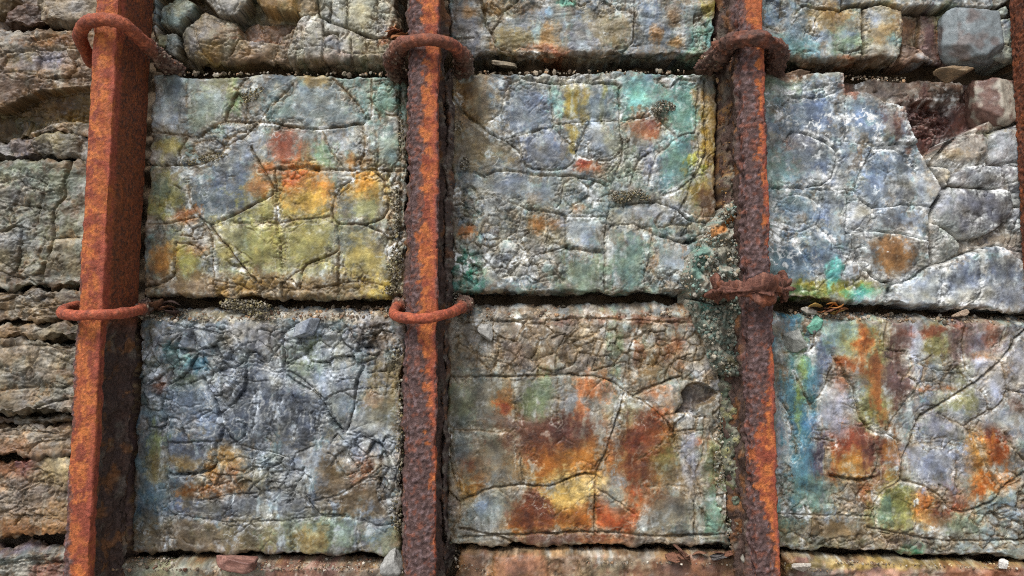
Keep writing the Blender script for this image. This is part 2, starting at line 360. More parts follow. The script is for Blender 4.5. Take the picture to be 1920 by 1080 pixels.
    col *= np.clip(.98+.22*fbm(p, 21, 4, seed+62, .6)+(.07+.11*act)*fbm(p, 64, 3, seed+60)+(.07+.06*act)*fbm(p, 170, 2, seed+61)-.30*act*np.exp(-(np.abs(fbm(q1, 52, 2, seed+63))/.05)**2)*sstep(-.1, .3, fbm(p, 14, 2, seed+64))+.34*act*np.exp(-(np.abs(fbm(q1, 47, 2, seed+65))/.045)**2)*sstep(.0, .4, fbm(p, 15, 2, seed+66)), .35, 1.8)[..., None]
    col = np.clip((116+(col-119)*1.24)*np.array([.975, 1.0, 1.025])*gain, 8, 245)
    # over the edge the relief pushes sideways
    oe = np.clip(over/0.02, 0, 1)
    w = w+w_off+hh*(1-0.7*oe); u = u+np.sign(OS)*hh*oe*0.8; v = v-np.sign(OT)*hh*oe*0.8
    u0, v0 = float(qu.mean()), float(v.min()); O = (u0, v0, -depth)
    root = empty(name, u0, v0, -depth); tag(root, label, cat, group); ORG[root.name] = O
    V = loc3(u, v, w, O).reshape(-1, 3); C = lin(col).reshape(-1, 3)
    NY, NX = px.shape; I = np.arange(NY*NX).reshape(NY, NX)
    Q = np.stack([I[1:, :-1], I[1:, 1:], I[:-1, 1:], I[:-1, :-1]], -1).reshape(-1, 4)
    fl = lab[:-1, :-1].ravel()
    order = np.argsort(fl, kind='stable'); fs = fl[order]; cut = np.searchsorted(fs, np.arange(n+1))
    m_ = mat or M_STONE
    ids = sorted([i for i in range(n) if cut[i+1] > cut[i]], key=lambda i: -(cut[i+1]-cut[i]))
    for i in ids[:300]: link(part, submesh(part, V, Q[order[cut[i]:cut[i+1]]], C), m_, root)
    if len(ids) > 300:
        rest = np.concatenate([order[cut[i]:cut[i+1]] for i in ids[300:]])
        tag(link('chips', submesh('chips', V, Q[rest], C), m_, root), kind='stuff')
    return root

# ------------------------------------------------------------------ loose rocks and grains
def _ico(sub):
    bm = bmesh.new(); bmesh.ops.create_icosphere(bm, subdivisions=sub, radius=1.0)
    bm.verts.ensure_lookup_table(); v = np.array([x.co[:] for x in bm.verts]); f = np.array([[a.index for a in t.verts] for t in bm.faces]); bm.free(); return v, f
ICO1, ICO4 = _ico(1), _ico(5)
def rotm(rng, a=math.pi):
    ax = rng.normal(size=3); ax /= np.linalg.norm(ax); t = rng.uniform(-a, a); K = np.array([[0, -ax[2], ax[1]], [ax[2], 0, -ax[0]], [-ax[1], ax[0], 0]])
    return np.eye(3)+math.sin(t)*K+(1-math.cos(t))*(K@K)
def rock(label, x, y, w, sx, sy, sw, col, seed, rot=0.0, name='loose_stone', cat='stone', group='loose stones on the ledges', col2=None, mat=None, cuts=13, rough=.6, tip=0.0, planes=None):
    """x,y photograph pixels of the centre at height w out of the wall; sx,sy half sizes in pixels, sw half depth in metres"""
    rng = np.random.RandomState(seed); d, f = ICO4; r = 1/np.power(np.sum(np.abs(d)**5, 1), .2)
    nrm = rng.normal(size=(cuts, 3)); nrm /= np.linalg.norm(nrm, axis=1)[:, None]
    hs_ = rng.uniform(.42, .72, cuts)
    if planes is not None: pl = np.array(planes, float); hs_ = pl[:, 3]; nrm = pl[:, :3]/np.linalg.norm(pl[:, :3], axis=1)[:, None]
    for nn, h in zip(nrm, hs_):
        k = d@nn; r = np.where(k > 0.05, np.minimum(r, h/np.maximum(k, 0.05)), r)
    P_ = d*r[:, None]; P_ /= np.abs(P_).max(0)
    q = (P_[:, 0]+seed*7.7, P_[:, 1], P_[:, 2])
    P_ = P_*(1+rough*(0.05*fbm(q, 2, 3, seed)+0.035*terrace(3*fbm(q, 1.7, 3, seed+5))+0.02*fbm(q, 9, 2, seed+2)))[:, None]
    sc = 0.00125*(DIST-w)/DIST; c, s_ = math.cos(rot), math.sin(rot)
    a, b = P_[:, 0]*sx*sc, P_[:, 2]*sy*sc; yy = P_[:, 1]*sw
    b, yy = b*math.cos(tip)-yy*math.sin(tip), b*math.sin(tip)+yy*math.cos(tip)
    L = np.stack([a*c-b*s_, yy, a*s_+b*c], 1)
    C = np.empty((len(d), 3)); C[:] = col
    n1 = fbm(q, 1.3, 3, seed+9); 
    if col2 is not None: m = sstep(-0.1, 0.35, n1)[:, None]; C = C*(1-m)+m*np.array(col2)
    C = C*(1+0.15*fbm(q, 4, 3, seed+11)+0.12*fbm(q, 14, 2, seed+12))[:, None]
    u0, v0 = pix2uv(x, y, w); zmin = L[:, 2].min()
    o = link(name, make_mesh(name, L-np.array([0, 0, zmin]), f, lin(C)), mat or M_STONE); place(o, float(u0), float(v0)+zmin, w)
    return tag(o, label, cat, group)
def grains(name, cx, cy, cw, size, cols, rng, parent=None, org=(0, 0, 0), mat=None, flat=(0.6, 1.1)):
    """many tiny angular grains in one mesh; arrays of photograph pixels, heights out of the wall and radii in metres"""
    u, v = pix2uv(cx, cy, cw); d, f = ICO1; nv = len(d); n = len(u); V = np.empty((n, nv, 3)); C = np.empty((n, nv, 3))
    for i in range(n):
        D = d*rng.uniform(0.7, 1.25, (nv, 1))*rng.uniform(flat[0], flat[1], 3)
        V[i] = (D@rotm(rng).T)*size[i]+np.array([u[i]-org[0], -(cw[i]-org[2]), v[i]-org[1]])
        C[i] = lin(np.clip(np.array(cols[rng.randint(len(cols))])*rng.uniform(0.75, 1.2), 0, 255))
    F = (f[None]+(np.arange(n)*nv)[:, None, None]).reshape(-1, 3)
    return link(name, make_mesh(name, V.reshape(-1, 3), F, C.reshape(-1, 3), smooth=False), mat or M_CRUST, parent)
def grain_patch(name, label, cat, group, ells, n, rad, cols, seed, mat=None, kind='stuff', parent=None):
    """a top-level clump of grains; ells: (x,y,rx,ry,w0,w1) ellipses in photograph pixels"""
    rng = np.random.RandomState(seed); X, Y, Z, R = [], [], [], []
    ar = np.array([e[2]*e[3] for e in ells], float); ar /= ar.sum()
    for e, k in zip(ells, ar):
        m = max(3, int(n*k)); t = rng.uniform(0, 2*math.pi, m); r = np.sqrt(rng.uniform(0, 1, m))*rng.uniform(0.75, 1.0, m)
        X.append(e[0]+e[2]*r*np.cos(t)); Y.append(e[1]+e[3]*r*np.sin(t))
        Z.append(e[4]+(e[5]-e[4])*(1-r*r)*rng.uniform(0.25, 1, m)); R.append(rad[0]*(rad[1]/rad[0])**(rng.uniform(0, 1, m)**1.6))
    X, Y, Z, R = map(np.concatenate, (X, Y, Z, R))
    if parent is not None: return tag(grains(name, X, Y, Z, R, cols, rng, parent, ORG[parent.name], mat), kind=kind)
    u0, v0 = pix2uv(ells[0][0], ells[0][1], ells[0][4])
    o = grains(name, X, Y, Z, R, cols, rng, None, (float(u0), float(v0), ells[0][4]), mat); place(o, float(u0), float(v0), ells[0][4])
    return tag(o, label, cat, group, kind)

# ================================================================== the setting
def sheet():
    n = 90; t = np.linspace(-1, 1, n); a = np.sign(t)*(0.02*abs(t)+0.98*abs(t)**5)*300
    X, Y = np.meshgrid(a, a); Z = 0.02*fbm((X, Y, 0*X), 1.3, 3, 3)*np.exp(-np.hypot(X, Y)/30)
    C = np.empty(X.shape+(3,)); C[:] = (132, 129, 122); C += (14*fbm((X, Y, 0*X), 0.9, 3, 8))[..., None]
    I = np.arange(n*n).reshape(n, n); Q = np.stack([I[:-1, :-1], I[:-1, 1:], I[1:, 1:], I[1:, :-1]], -1).reshape(-1, 4)
    o = link('ground', make_mesh('ground', np.stack([X, Y, Z], -1).reshape(-1, 3), Q, lin(C).reshape(-1, 3)), M_SAND); tag(o, kind='structure')
sheet()
def wall_core():
    us = np.arange(-1.9, 1.9001, 0.009); vs = np.arange(-1.5, 1.15, 0.009)
    us = np.concatenate([[-1.9, -1.9], us, [us[-1]]*2]); vs = np.concatenate([[vs[0]]*2, vs, [vs[-1]]*2])
    u, v = np.meshgrid(us, vs); p = (u, v, 0*u); ov = np.zeros(u.shape); ov[:2] = ov[-2:] = 0.3; ov[:, :2] = ov[:, -2:] = 0.3; ov[0] = ov[-1] = 0.8; ov[:, 0] = ov[:, -1] = 0.8
    w = -0.112+0.018*fbm(p, 9, 3, 71)+0.008*fbm(p, 40, 3, 72)+0.006*terrace(5*fbm((u, v*2, 0*u), 12, 2, 73))-ov
    C = np.empty(u.shape+(3,)); C[:] = (104, 88, 70); C += (22*fbm(p, 12, 3, 74))[..., None]+(16*fbm(p, 30, 2, 75))[..., None]*np.array([1, .6, .1])
    n, m = u.shape; I = np.arange(n*m).reshape(n, m); Q = np.stack([I[:-1, :-1], I[:-1, 1:], I[1:, 1:], I[1:, :-1]], -1).reshape(-1, 4)
    o = link('wall_core', make_mesh('wall_core', loc3(u, v, w, (0, 0, 0)).reshape(-1, 3), Q, lin(C).reshape(-1, 3)), M_CRUST); place(o, 0, 0, 0); tag(o, kind='structure')
wall_core()

# ================================================================== slag blocks, crack by crack
B11 = slag_block('grey slag block with golden orange stains between the left and middle rails', (240, 100, 2.25),
  '105,92 1180,90 1175,1038 46,1028', (122, 122, 112), seed=11, veins=0.45, rough=0.75, dirt=0.85,
  cracks=['95,330 230,345 290,350 340,320 400,285 490,290 560,290', ('545,285 660,305 790,320 900,312 990,300', 1.8, 8), ('990,300 1005,270 960,205 900,140 860,110', 1.4, 5),
   '700,130 640,190 570,265 545,290 500,340 420,395 360,440 300,465 215,472', '495,290 500,220 480,180 450,150', '410,280 420,230 470,150 500,110', ('85,470 215,472 215,420 250,350', 1.8, 7),
   '370,300 420,360 450,340 500,330', ('515,400 560,470 600,540 612,575 600,600 520,640 440,685 340,725', 1.8, 7), '340,725 265,650 255,570 240,540', '80,720 160,715 280,690',
   ('340,725 420,820 480,900 540,960', 1.8, 7), '265,650 350,770 355,900 365,1025', ('620,490 625,600 625,720 640,800 645,900 650,1030', 1.6, 6), '440,715 540,712 625,712 720,700 850,690',
   ('640,486 720,480 800,488', 4.0, 14), '600,490 650,488 820,490 900,490 1050,490 1160,495', '990,310 1000,400 980,470', '1045,330 1055,420 1050,490', ('940,530 870,600 860,670 885,715 1000,720 1080,690 1095,620 1080,540 1050,505', 1.7, 7),
   '885,715 890,800 885,900 885,1030', '1000,720 1060,750 1110,800', ('885,830 830,860 770,880 735,905 725,990', 1.8, 8), ('200,800 190,900 185,940 110,975 50,985', 1.8, 7), '200,800 270,810 330,850',
   ('250,95 247,180 245,280', 1.0, 2), '1030,110 1030,260 1005,280', '365,960 460,975 520,1000 640,985 720,1000 880,970 1000,960 1110,990', ('1150,100 1145,300 1150,480 1150,700', 2.0, 7), '820,330 850,400 900,470 910,490', ('735,905 660,960 650,980', 1.2, 4)],
  shatter=[(1125, 560, 40, 90, 13), (1130, 850, 45, 200, 11), (560, 990, 260, 45, 17), (270, 740, 90, 50, 17), (1100, 200, 55, 110, 26), (330, 390, 110, 45, 24)],
  stains='200,180,120,90,122,130,132 790,230,190,95,116,124,122 430,600,140,110,98,108,120 300,640,70,60,105,112,110 1080,170,90,110,128,158,142 1100,400,60,80,130,148,138 450,200,30,75,118,142,96 '
  '660,650,120,130,176,158,96 560,800,140,120,158,154,96 780,780,120,110,160,152,100 740,560,95,70,214,138,56 690,530,40,45,222,112,46 740,620,60,50,216,176,84 665,385,45,60,182,98,70 640,350,30,30,190,104,70 1020,570,70,75,206,164,78 990,540,30,30,214,150,60 '
  '1000,660,60,40,150,150,110 150,600,60,70,150,142,78 130,570,40,40,96,106,96 240,860,60,85,172,162,86 150,880,40,50,186,124,62 600,490,70,22,186,106,50 560,560,40,30,176,116,60 250,680,40,25,190,112,52 290,820,40,30,168,108,60 '
  '170,290,60,40,188,188,182 150,430,45,35,176,172,160 165,400,40,30,176,158,82 330,380,60,22,196,194,188 450,325,45,22,186,188,190 990,360,25,60,196,196,196 890,370,50,28,186,188,188 960,460,40,30,206,140,66 1130,620,14,90,196,194,186 '
  '420,780,60,60,160,150,106 480,420,70,60,120,124,128 520,360,40,40,146,150,154 940,800,60,60,112,116,112 1000,880,90,80,180,160,96 300,975,230,45,126,104,80 700,985,260,40,132,110,78 1055,990,60,40,206,176,86 460,985,70,35,176,140,74 '
  '620,250,60,60,110,126,120 830,430,40,40,130,156,120 290,770,60,50,168,166,162 330,240,80,70,132,140,124 400,130,50,40,150,146,110 780,110,40,25,176,146,90')

B12 = slag_block('grey slag block with teal and mustard drip stains between the middle and right rails', (840, 100, 2.25),
  '10,78 1140,70 1128,1012 5,1012', (122, 123, 118), seed=12, veins=0.55, rough=0.75, dirt=0.7, dirt_col=(140, 128, 108),
  cracks=[('20,190 70,250 140,305 210,355 250,370 310,430 330,490 350,510 450,510', 1.7, 6), '140,300 215,255 235,190 260,130 300,110', '235,190 225,270 240,350', ('240,360 340,335 420,315 445,300 440,220 430,140', 1.7, 6),
   '290,350 310,420 330,480 420,490 500,480 540,440 535,400 470,340 450,310', '455,295 560,290 650,285 725,280', ('725,140 722,280 735,400 720,480 690,550', 1.8, 7), '600,290 560,360 540,410', '540,420 600,445 680,450 730,400',
   ('160,510 250,490 350,510 520,515 600,530 650,545 680,580', 1.8, 7), '10,500 100,500 160,520', ('680,580 685,640 670,700 660,840 665,1010', 1.7, 7), '160,590 250,620 320,650 400,665 490,680 600,690 660,690', '490,540 480,620 460,650',
   '310,660 290,740 230,790 170,830', '500,690 495,800 520,825', ('500,820 600,832 660,835', 3.2, 13), '300,770 340,840 380,900', '270,890 350,855 450,830 510,810', ('690,650 780,630 880,625 960,660 1020,700 1110,720', 1.8, 8), '690,730 790,720 860,755 900,770',
   ('900,768 990,800 1040,788', 3.0, 13), '870,760 850,860 830,940 835,1000', '850,560 860,480 900,410 980,350 1045,335', '860,250 920,300 960,350', '730,280 830,265 890,255', '1045,335 1050,250 1060,150', '1060,340 1060,450 1030,530 960,580 900,600',
   ('1085,110 1085,300 1090,420 1040,520', 2.0, 8), ('300,100 430,125 560,120 640,125 720,130', 1.8, 7), '590,380 600,430 640,440', '770,560 800,460 850,420', '1040,520 1010,600 980,650', '420,680 420,740 440,800'],
  shatter=[(80, 640, 75, 90, 17), (75, 880, 75, 120, 17), (240, 800, 110, 150, 24), (510, 95, 210, 30, 13), (560, 590, 110, 70, 26), (900, 960, 120, 60, 22), (960, 720, 80, 60, 24), (960, 110, 90, 40, 15), (380, 930, 130, 70, 26)],
  stains='330,240,120,100,114,122,134 410,420,100,70,124,128,136 240,560,100,50,116,122,128 620,390,70,60,118,126,130 110,250,90,150,136,118,88 130,400,110,60,128,114,88 60,200,40,60,150,116,76 420,750,100,80,128,116,92 330,860,90,60,140,136,130 '
  '800,200,90,110,118,154,142 980,240,85,120,122,164,150 960,470,80,80,118,152,142 850,450,40,70,122,124,140 800,900,120,90,114,136,124 580,940,110,70,118,130,110 600,640,90,60,118,132,128 505,210,16,85,186,156,62 540,250,12,120,180,150,60 575,220,12,60,182,152,66 655,200,10,80,170,164,82 525,360,16,40,176,150,66 '
  '640,230,50,60,112,120,122 795,200,20,95,146,192,180 450,220,22,70,150,184,170 780,170,25,30,140,190,176 830,305,65,38,178,104,60 870,290,25,25,160,84,56 600,480,48,26,178,100,58 570,465,20,14,160,70,44 410,720,45,24,176,120,64 80,755,26,22,196,112,48 865,890,18,42,186,120,60 '
  '540,650,18,20,170,120,74 1100,300,32,95,178,144,62 1110,420,42,85,166,134,66 1060,600,65,65,160,134,66 1065,470,25,45,176,178,82 1080,190,30,40,170,128,70 60,890,58,50,64,128,112 40,860,26,26,44,80,70 90,920,20,20,70,170,140 85,970,50,25,78,124,108 '
  '620,340,35,40,182,186,188 560,740,70,60,158,164,168 950,900,70,70,166,170,170 250,880,80,60,168,166,160 900,660,110,40,156,156,156 720,690,50,30,178,170,150 760,480,60,80,122,128,108 510,100,180,26,176,174,168 700,380,40,70,140,138,120 180,620,60,60,150,148,140 440,580,90,40,130,134,132 1110,650,50,60,110,84,66')

B13 = slag_block('pale blue-grey slag block veined white with its upper corner broken out', (1420, 0, 1.8),
  '-20,240 965,245 985,1058 20,1006', (154, 158, 161), seed=13, veins=1.1, vein_col=(224, 222, 216), rough=0.7, dirt=0.6, dirt_col=(192, 188, 180), tone=0.8,
  pieces=[('300,312 370,306 435,345 495,355 505,400 540,480 585,532 622,482 722,442 985,400 985,225 560,225 380,225 300,240', -58, 0, 6, (82, 58, 50)),
   ('380,225 560,225 728,250 720,320 640,322 520,328 430,330 380,300', -40, 4, 8, (112, 94, 80)),
   ('520,430 580,400 640,440 620,485 590,530 560,510', -34, 6, 10, (104, 62, 54)),
   ('588,545 640,480 720,438 800,400 960,380 990,900 830,828 720,850 600,893 590,800 590,745 602,690 634,632', -16, 0, 4, (132, 118, 102)),
   ('652,616 668,580 720,556 790,553 830,562 850,606 828,629 780,633', 0, 7, 7, (140, 140, 138)), ('640,640 652,626 780,638 848,635 864,660 868,715 840,748 780,788 730,806 690,798 655,775 602,748 604,700', 3, 8, 9, (128, 126, 126)),
   ('594,550 640,557 660,576 650,612 638,626', -3, 5, 6, (168, 156, 138)), ('802,556 886,548 960,545 960,632 868,640 836,562', -4, 6, 6, (156, 154, 150)), ('797,448 884,414 960,400 960,538 802,546', 0, 6, 6, (150, 150, 146)),
   ('872,648 960,640 960,690 874,694', -2, 5, 5, (158, 158, 158)), ('866,702 960,697 960,772 858,774', -3, 5, 5, (160, 160, 160)), ('600,756 655,782 690,804 690,850 605,885', -6, 5, 7, (140, 138, 134)),
   ('622,515 690,456 775,446 797,490 782,542 700,562 628,548', -2, 9, 8, (156, 148, 134), (0, -0.15))],
  cracks=[('300,250 298,340 298,470 270,490', 1.5, 5), '300,475 380,488 450,485 540,485', ('90,480 120,445 170,450 230,480 270,510 265,560 220,620 50,635', 2.0, 8), '40,635 130,632 215,640 300,640 330,640',
   '330,640 350,580 390,500 400,490', ('330,640 345,670 385,700 480,690 590,695', 1.8, 7), ('300,640 305,700 300,780 320,785 400,780 500,790 580,810', 1.8, 7), '385,700 375,780', '40,760 130,780 200,760 220,700 215,640', '200,760 260,820 300,870 320,950',
   '130,780 140,830 190,900 200,960', ('330,790 330,850 360,910 420,950 490,950 560,910 590,890', 2.0, 9), ('588,545 632,632 600,690 588,745 588,800 597,895', 3.2, 20), ('597,895 650,880 720,850 800,830 830,830 960,858', 2.2, 11), ('440,1015 445,985 450,960 490,950', 2.4, 10),
   ('590,545 640,555 665,575 655,610 640,635', 2.2, 12), ('650,622 700,625 780,635 830,630 850,605 830,560 790,550', 1.9, 9), ('797,550 797,480 780,445', 2.6, 14), '865,650 870,720 840,750 780,790 730,810 690,800 660,780 600,750', '620,900 630,1020', '755,880 760,980 720,1030',
   ('830,550 860,610 870,640', 1.8, 8), '690,800 690,850', ('790,442 890,408', 2.4, 12), '797,552 885,545', '865,640 920,635', '870,695 940,690', '860,770 940,775', '60,370 120,330 200,330 290,300', '385,500 470,500 545,560', '60,700 100,660 170,660 210,690'],
  shatter=[(690, 770, 80, 60, 30), (900, 760, 60, 120, 34), (330, 900, 50, 90, 26), (100, 790, 60, 40, 24), (160, 300, 110, 50, 34)],
  porous=[(600, 385, 112, 90)],
  stains='700,1000,260,40,196,196,194 640,930,60,50,190,190,188 560,640,60,60,186,186,182 330,720,60,60,186,184,178 240,600,60,40,184,182,176 180,370,65,65,108,118,132 190,520,85,62,108,116,126 370,380,60,50,120,132,146 430,560,60,50,116,128,142 520,540,50,50,110,116,122 400,640,50,40,128,138,150 480,640,50,30,112,112,110 130,690,70,45,116,132,140 240,690,40,40,128,134,140 120,880,75,70,98,114,126 240,860,50,55,112,124,136 440,740,60,30,124,128,132 '
  '460,850,115,70,112,108,104 460,875,50,36,152,112,70 440,820,40,20,160,120,80 740,700,95,65,104,102,104 800,600,50,30,120,120,122 690,940,70,45,116,120,126 830,930,70,60,114,118,124 105,490,18,14,196,112,62 150,480,60,30,120,118,118 80,290,55,45,128,142,124 60,580,45,60,126,148,138 110,250,60,16,128,96,74 '
  '320,280,25,35,150,84,56 240,975,125,24,142,140,58 220,965,60,16,176,160,60 150,985,50,16,76,100,60 350,990,40,18,92,166,148 260,930,16,45,120,196,180 60,900,30,60,120,140,140 460,330,40,40,190,186,170 640,520,70,20,170,150,120 620,600,30,40,170,156,136 730,350,26,50,96,68,60 '
  '835,330,26,50,182,182,172 845,290,40,22,168,96,48 850,380,30,40,140,126,100 760,400,40,30,92,70,64 600,390,110,70,88,58,50 440,300,60,30,118,104,92 650,660,30,40,190,186,180 700,1000,200,25,166,166,164 570,970,80,40,160,164,166 900,620,40,60,160,160,160')

B21 = slag_block('dark shattered glassy slag block under the golden block between the left and middle rails', (230, 540, 2.0),
  '62,60 1060,64 1040,1006 18,1000', (92, 94, 95), seed=21, veins=0.38, vein_col=(190, 193, 196), rough=0.55, steps=2.3, pillow=.5, sgroove=.0055, dirt=0.35, dirt_col=(120, 116, 108), mat=M_GLOSS, facet=1.0, busy=.3, mott=((112, 122, 134), (100, 118, 118), (122, 108, 84), (158, 160, 160), (84, 84, 86)), ledge=(36, 42, (146, 134, 114)),
  cracks=[('600,150 605,250 600,310 640,350 700,380 745,420 790,500 830,545 860,550 960,580 1000,660 1040,750', 2.2, 9), ('300,330 330,400 360,460 370,520 365,570', 2.4, 11), '305,335 400,300 450,290 465,240 470,150', '460,290 455,380 400,440 365,470',
   ('370,520 420,580 460,530 430,500', 2, 9), '480,280 540,290 580,320 600,310', '580,330 580,420 555,500 540,570 525,610 420,590', '600,400 560,480', '720,460 725,560 700,580', ('905,290 880,340 870,420 850,510 830,545', 2, 9), '750,430 810,390 870,380',
   '740,480 730,540 720,590 650,620 630,660', '165,580 340,575 365,570', '165,580 170,680', ('170,690 190,700 320,685 345,650', 3.2, 14), '345,640 345,580', ('175,490 210,500 240,560', 1.8, 8), '170,350 185,400 170,450 165,580', '170,360 220,330 250,310 300,300',
   '290,220 300,290', '190,370 240,360 300,335', '240,510 330,460', '290,800 300,740 345,620', '480,690 500,620 525,610 640,640', ('680,740 690,790 720,830 760,860 830,850', 1.8, 8), '720,800 800,780 860,750 920,710 960,720', ('630,870 630,1000', 1.4, 5), '880,900 880,1000',
   '400,760 400,850 430,880', '280,800 400,780 500,770', '610,200 650,190 700,190 740,180', '750,250 770,320 790,340 870,340', '860,230 890,280 905,290', '870,380 1050,375', ('620,310 680,350 760,420', 2, 8), '160,580 165,770 160,1000', '165,850 400,880 630,870 800,850 950,890 1040,880',
   '310,690 420,700 480,690', '480,540 500,440 480,340', '640,560 660,470 640,400'],
  shatter=[(280, 220, 220, 95, 30), (740, 215, 280, 95, 30), (115, 350, 70, 210, 24), (580, 720, 120, 90, 23), (870, 620, 110, 90, 24), (400, 700, 130, 70, 24), (380, 350, 70, 80, 28), (980, 250, 70, 110, 20), (1000, 700, 50, 150, 20)],
  stains='360,230,160,110,128,132,134 540,200,80,70,132,126,118 720,330,150,90,126,132,136 270,420,90,90,116,124,132 470,440,100,130,92,95,98 660,480,80,90,88,90,92 190,250,45,34,92,126,128 265,290,45,42,84,120,132 240,350,50,30,116,124,100 720,235,26,50,120,132,72 690,260,80,60,132,142,128 800,220,90,60,140,142,140 '
  '690,130,60,45,140,148,150 90,700,70,210,82,98,104 60,870,60,90,74,92,100 100,420,60,130,110,122,126 130,590,25,60,120,124,84 130,680,30,60,122,108,76 135,360,26,40,138,100,84 260,640,80,50,96,100,108 240,660,60,20,126,104,66 '
  '380,650,50,45,178,132,68 440,690,48,30,206,124,72 380,740,75,38,176,112,58 330,700,40,30,166,120,66 275,755,60,22,160,104,56 500,690,90,60,128,122,104 560,650,70,40,116,124,126 300,940,280,70,112,96,76 500,910,130,60,124,114,88 730,920,130,65,124,136,114 700,940,50,40,150,124,78 1000,960,80,50,132,130,104 '
  '850,700,120,90,116,98,74 880,770,130,60,112,96,76 900,660,34,55,148,88,54 970,440,70,80,134,126,100 940,420,30,30,150,122,96 1000,310,60,70,146,130,98 960,170,70,60,116,100,84 560,330,40,60,176,178,180 690,370,60,25,186,186,186 880,590,60,60,176,180,180 640,710,60,60,168,170,170 340,380,50,60,166,170,174 '
  '620,800,90,50,120,120,118 340,820,60,40,110,110,110 450,830,50,40,100,102,104 920,520,60,40,150,152,150 1000,640,30,80,180,182,178 800,460,50,50,140,146,148 430,170,70,40,140,136,130 470,450,90,110,80,84,90,.9 660,480,70,80,78,82,88,.9 260,430,80,70,112,122,132,.8 350,100,220,22,150,140,118 690,100,160,18,168,156,138 900,105,80,16,176,166,150')

B22 = slag_block('slag block with large amber and rust-red stains low between the middle and right rails', (830, 540, 2.0),
  '8,52 1035,48 1085,972 15,972', (118, 114, 102), seed=22, veins=0.35, rough=0.6, facet=.7, pillow=0.7, mott_a=.45, dirt=0.8, ledge=(34, 40, (152, 138, 122)),
  pieces=[('870,470 905,430 900,390 940,355 1000,370 1030,400 1000,430 960,440 950,470', -16, 1, 3, (84, 74, 70))],
  cracks=[('20,335 200,330 350,330 480,325 580,335 640,355 680,385 715,408 760,380 830,350 890,330', 2.0, 8), ('680,395 665,460 635,540 610,620 580,690 570,760 570,900 575,930', 1.9, 8), ('575,700 530,698 480,710 420,740 300,740 200,745 130,770 70,800', 2.0, 9),
   ('715,408 780,445 840,500 880,580 920,660 945,730 960,820 1000,880', 1.5, 5), '580,755 630,780 680,820 720,850', ('15,760 65,800 60,880', 1.8, 8), ('270,345 275,540', 1.1, 3), ('435,340 430,500', 1.0, 2), ('290,620 300,740', 1.6, 6), ('60,900 130,915 200,930 270,960', 2.2, 9),
   '410,190 460,170 430,240 420,320', '600,120 620,130 590,240 560,310', '560,310 640,290 690,280 680,350', '150,120 130,160 215,210 190,300', '70,170 130,260 180,310', '220,230 225,325', '985,480 975,640 950,690 975,780', '880,540 985,530', ('945,940 945,800', 1.6, 6), ('25,530 220,540 270,530', 1.0, 2),
   ('60,935 300,925 600,915 800,930 1060,925', 2.2, 9), '700,300 720,400', '1040,420 1045,600 1070,760 1060,930', ('740,640 830,580', 0.9, 1), ('760,750 900,740 940,780', 0.9, 1), '80,130 300,120 600,115 760,125 930,130', '30,520 25,640 60,760', '830,350 850,290 930,250'],
  shatter=[(300, 220, 250, 110, 30), (960, 260, 110, 110, 20), (560, 200, 160, 90, 30), (780, 220, 120, 90, 24), (1050, 600, 40, 240, 20), (900, 500, 80, 50, 26), (30, 880, 30, 70, 20)],
  stains='480,430,90,100,146,144,140 640,600,55,150,146,146,148 560,520,60,120,150,140,126 350,200,280,110,134,118,100 200,430,170,110,126,118,100 330,520,120,40,112,92,80 400,560,140,80,112,76,56 450,540,60,50,90,62,58 430,660,135,75,184,122,48 520,620,70,60,176,112,50 370,620,60,60,128,74,44 '
  '760,540,90,80,140,80,50 750,640,75,110,150,90,46 700,600,40,80,150,110,60 810,500,42,36,206,104,54 730,560,40,40,124,62,48 840,620,50,80,124,110,60 760,800,60,40,158,100,60 700,460,60,60,150,146,118 900,720,60,70,128,108,84 640,860,65,85,196,92,42 540,880,50,60,206,110,42 480,860,60,70,176,112,38 '
  '490,755,75,50,222,186,110 450,790,40,40,222,176,80 390,860,110,75,160,96,42 350,830,60,50,104,60,44 320,890,50,50,184,110,40 400,945,130,22,96,74,66 600,945,80,18,206,116,56 800,950,180,20,118,104,88 560,370,50,40,206,118,62 520,455,24,24,212,126,70 240,430,28,45,186,124,62 230,450,16,20,166,76,44 955,575,12,12,206,110,60 '
  '110,700,46,66,162,100,46 100,650,40,20,134,72,50 90,760,30,40,186,140,70 370,400,45,65,112,126,98 340,430,30,60,104,112,84 60,440,40,80,116,120,96 60,600,40,70,124,128,120 200,620,80,80,120,112,96 1030,640,40,90,124,132,98 1010,860,55,70,124,156,136 960,880,20,60,170,166,160 640,190,26,90,116,132,104 '
  '960,270,95,85,178,170,160 780,400,60,32,182,160,140 800,380,30,20,206,134,86 770,160,36,36,178,174,166 930,620,26,110,166,164,170 930,490,60,26,190,182,168 170,170,50,60,160,158,150 180,280,60,30,160,154,140 860,230,40,60,150,100,66 730,260,30,60,140,94,64 780,300,60,40,128,104,70 700,120,200,16,140,92,68 '
  '160,830,70,50,128,132,124 150,820,26,40,150,160,166 120,920,90,30,140,140,132 640,790,30,50,150,160,150 880,840,80,40,120,112,96 560,170,60,50,170,160,146 260,250,50,50,120,104,92 1040,490,30,60,110,106,98 400,560,130,50,100,66,50,.8 470,540,60,40,90,60,54,.7 730,600,46,95,116,66,46,.75 790,560,40,60,150,82,48,.7 350,850,60,60,102,60,44,.8 480,930,170,22,94,68,58,.75 440,665,90,46,176,114,46,.8 540,640,36,60,190,126,60,.6 490,752,60,38,212,176,104,.8 620,880,40,50,180,86,42,.7 500,748,80,42,226,196,132,1 455,785,40,34,220,176,92,.9')

